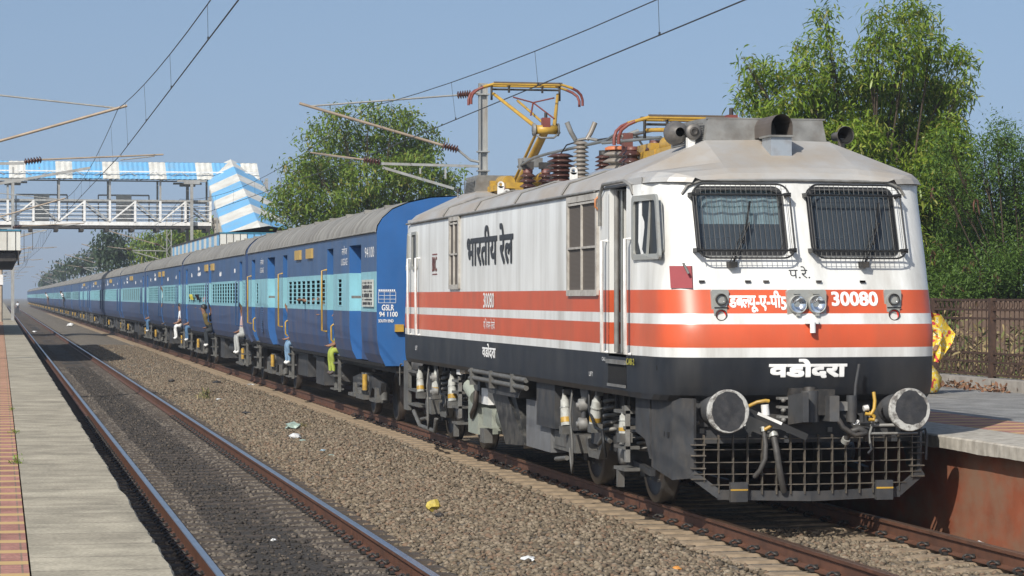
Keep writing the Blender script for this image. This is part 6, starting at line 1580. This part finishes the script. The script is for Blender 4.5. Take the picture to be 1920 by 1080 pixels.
# a far wooded horizon on both sides
S = []
for i in range(2600):
    Y = rng.uniform(420, 900); X = rng.choice([rng.uniform(-260,-25), rng.uniform(22, 330)]); S.append((X, Y, rng.uniform(-.5, 5.5)*(.6+.4*sin(X*.05))))
tag(leaves('distant_woods', np.array(S), 8, 2.2, 1.3, [LGD], wide=.9), 'low hazy belt of woods along the horizon', kind='stuff')
# dry scrub and weeds behind the fence, fallen leaves and weeds near the tracks
DRY = island_mat('dry_grass', [(.20,.15,.07),(.26,.20,.10),(.12,.13,.04),(.08,.11,.03)], .9)
S = np.stack([rng.uniform(15.9,19.4,2600), rng.uniform(38,66,2600), rng.uniform(-.5,1.9,2600)*rng.uniform(.2,1,2600)], 1)
tag(leaves('dry_scrub', S, 12, .22, .04, [DRY, LG2], droop=-.5, curl=.2, wide=.7), 'dry scrub growing between the iron fence and the brick wall', kind='stuff')
FL = island_mat('fallen_leaf', [(.20,.10,.05),(.15,.07,.04),(.26,.16,.09)], .9)
S = np.stack([15.25-np.abs(rng.normal(0,.14,900)), rng.uniform(36,60,900), np.full(900, PLZ+.012)], 1)
tag(leaves('fallen_leaves', S, 3, .08, .05, [FL], droop=0, curl=.0, wide=.4), 'brown fallen leaves along the kerb below the fence', kind='stuff')
for i, (x, y, lab, r) in enumerate(((.14, 22.6, 'small green weed in the platform joint at the bottom left', .07), (.16, 27.5, 'weed in the left platform joint beside the tiles, farther up', .05), (.15, 33, 'tiny weed in the left platform joint, farthest one', .04), (4.9, 61, 'dry yellow green tuft on the ballast beside the train', .16), (5.6, 47, 'small green tuft on the ballast between the tracks', .07))):
    S = np.array([(x, y, (PLZ if x < 1 else hgt(x,y))+.01)]*(6 if x < 1 else 12)) + rng.normal(0, r*.35, (6 if x < 1 else 12,3))*np.array([1,1.5,0])
    t = thing('weed', lab, 'weed', (x, y, PLZ if x < 1 else hgt(x, y)), 0, 'weeds'); leaves('blades', S, 9, r*(.8 if x < 1 else 1.2), r*.14, [LG1 if x < 1 else DRY], t, -.9, .35, (x, y, PLZ if x < 1 else hgt(x, y)), .3)
# ------------------------------------------------------------------ litter
def crumple(name, label, cat, x, y, r, m, flat=.5, seed=0):
    rr_ = random.Random(seed); v, f = ico(); b = MB()
    z = hgt(x, y) if 1 < x < 9.8 else PLZ
    bm = bmesh.new(); bmesh.ops.create_icosphere(bm, subdivisions=2, radius=1)
    vs = [Vector((q.co.x*r*rr_.uniform(.6,1.25), q.co.y*r*rr_.uniform(.6,1.25), q.co.z*r*flat*rr_.uniform(.6,1.25))) for q in bm.verts]; fs = [[q.index for q in g_.verts] for g_ in bm.faces]; bm.free()
    b.add([p + Vector((x, y, z + r*flat*.7+.01)) for p in vs], fs, m); return tag(b.build(name, origin=(x, y, z)), label, cat, 'litter on the ballast')
def gx(px, py): 
    Y = (CAM_H+.17)*F_PX/(py-556); X = at(px, py, Y/CT).x; Y2 = Y/CT - X*ST/CT; return at(px, py, Y2).x, Y2
PLW = M('white_plastic', (.62,.63,.62), .35, var=.1, scale=20); PLG = M('pale_green_plastic', (.28,.36,.31), .4, var=.2, scale=20)
for (px, py, r, m, nm, lab, cat, fl) in ((549,806,.16,PLG,'plastic_bag','pale green crumpled plastic bag on the ballast between the tracks','plastic bag',.5),(553,822,.11,PLW,'plastic_bag','white plastic scrap lying just in front of the green bag','plastic bag',.5),(567,829,.06,PLG,'plastic_bag','small green plastic scrap beside the white one','plastic scrap',.4),
      (605,846,.05,M('light_blue_plastic',(.3,.4,.45),.4),'plastic_scrap','light blue plastic scrap on the ballast','plastic scrap',.4),(621,854,.055,PLG,'plastic_scrap','flat bluish scrap next to the light blue one','plastic scrap',.3),(812,958,.085,M('yellow_rind',(.42,.33,.06),.6,var=.25,scale=12),'fruit_husk','yellow fruit husk lying on the ballast near the bottom centre','fruit',.9),(824,968,.06,DARK,'stone','dark lump of stone beside the yellow husk','stone',.6),
      (990,1054,.075,PLW,'paper_scrap','white paper scrap at the bottom middle of the ballast','paper',.4),(1268,1064,.045,M('orange_peel',(.55,.24,.05),.6),'orange_peel','small orange peel near the brown rail','peel',.6),(513,1009,.03,PLW,'paper_scrap','tiny white scrap inside the left track','paper',.5),(408,778-60,.14,DARK,'dark_rag','dark rag lying beyond the yellow green tuft','rag',.35),(322,716,.10,DARK,'dark_rag','dark rag on the ballast beside the left track','rag',.5),(463,776,.12,DARK,'dark_rag','dark flattened rag midway between the tracks','rag',.25),
      (410,751,.07,PLW,'paper_scrap','cream scrap by the middle of the ballast heap','paper',.3),(470,720,.12,PLW,'paper_scrap','white scrap close to the brown rail below the coaches','paper',.25),(132,612,.30,PLW,'plastic_bag','two white bags lying far off between the tracks','plastic bag',.5),(65,622,.16,PLW,'paper_scrap','white scrap inside the far part of the left track','paper',.4)):
    x, y = gx(px, py); crumple(nm, lab, cat, x, y, r, m, fl, int(px))
for px, py, r in ((1890,1008,.09),(1905,1004,.07)): crumple('paper_scrap', 'torn white paper at the foot of the red platform wall' if px < 1900 else 'second torn paper at the foot of the red platform wall', 'paper', 9.6 if px > 1900 else 9.5, 23.4 if px < 1900 else 23.1, r, PLW, .6, px)
# ------------------------------------------------------------------ haze
hb = MB(); hb.box((-905,-35,-1.62),(905,3510,62), M('haze_shell',(1,1,1)))
hz_ = hb.build('haze'); hz_['kind'] = 'stuff'; hz_['label'] = 'thin pale blue haze filling the air'
hm = bpy.data.materials.new('haze_air'); hm.use_nodes = True; nt = hm.node_tree; nt.nodes.clear()
vo = nt.nodes.new('ShaderNodeVolumePrincipled'); vo.inputs['Color'].default_value = (.82,.90,1.0,1); vo.inputs['Density'].default_value = .00055; vo.inputs['Anisotropy'].default_value = .2
ou = nt.nodes.new('ShaderNodeOutputMaterial'); nt.links.new(vo.outputs[0], ou.inputs['Volume'])
hz_.data.materials.clear(); hz_.data.materials.append(hm); hz_.display_type = 'WIRE'
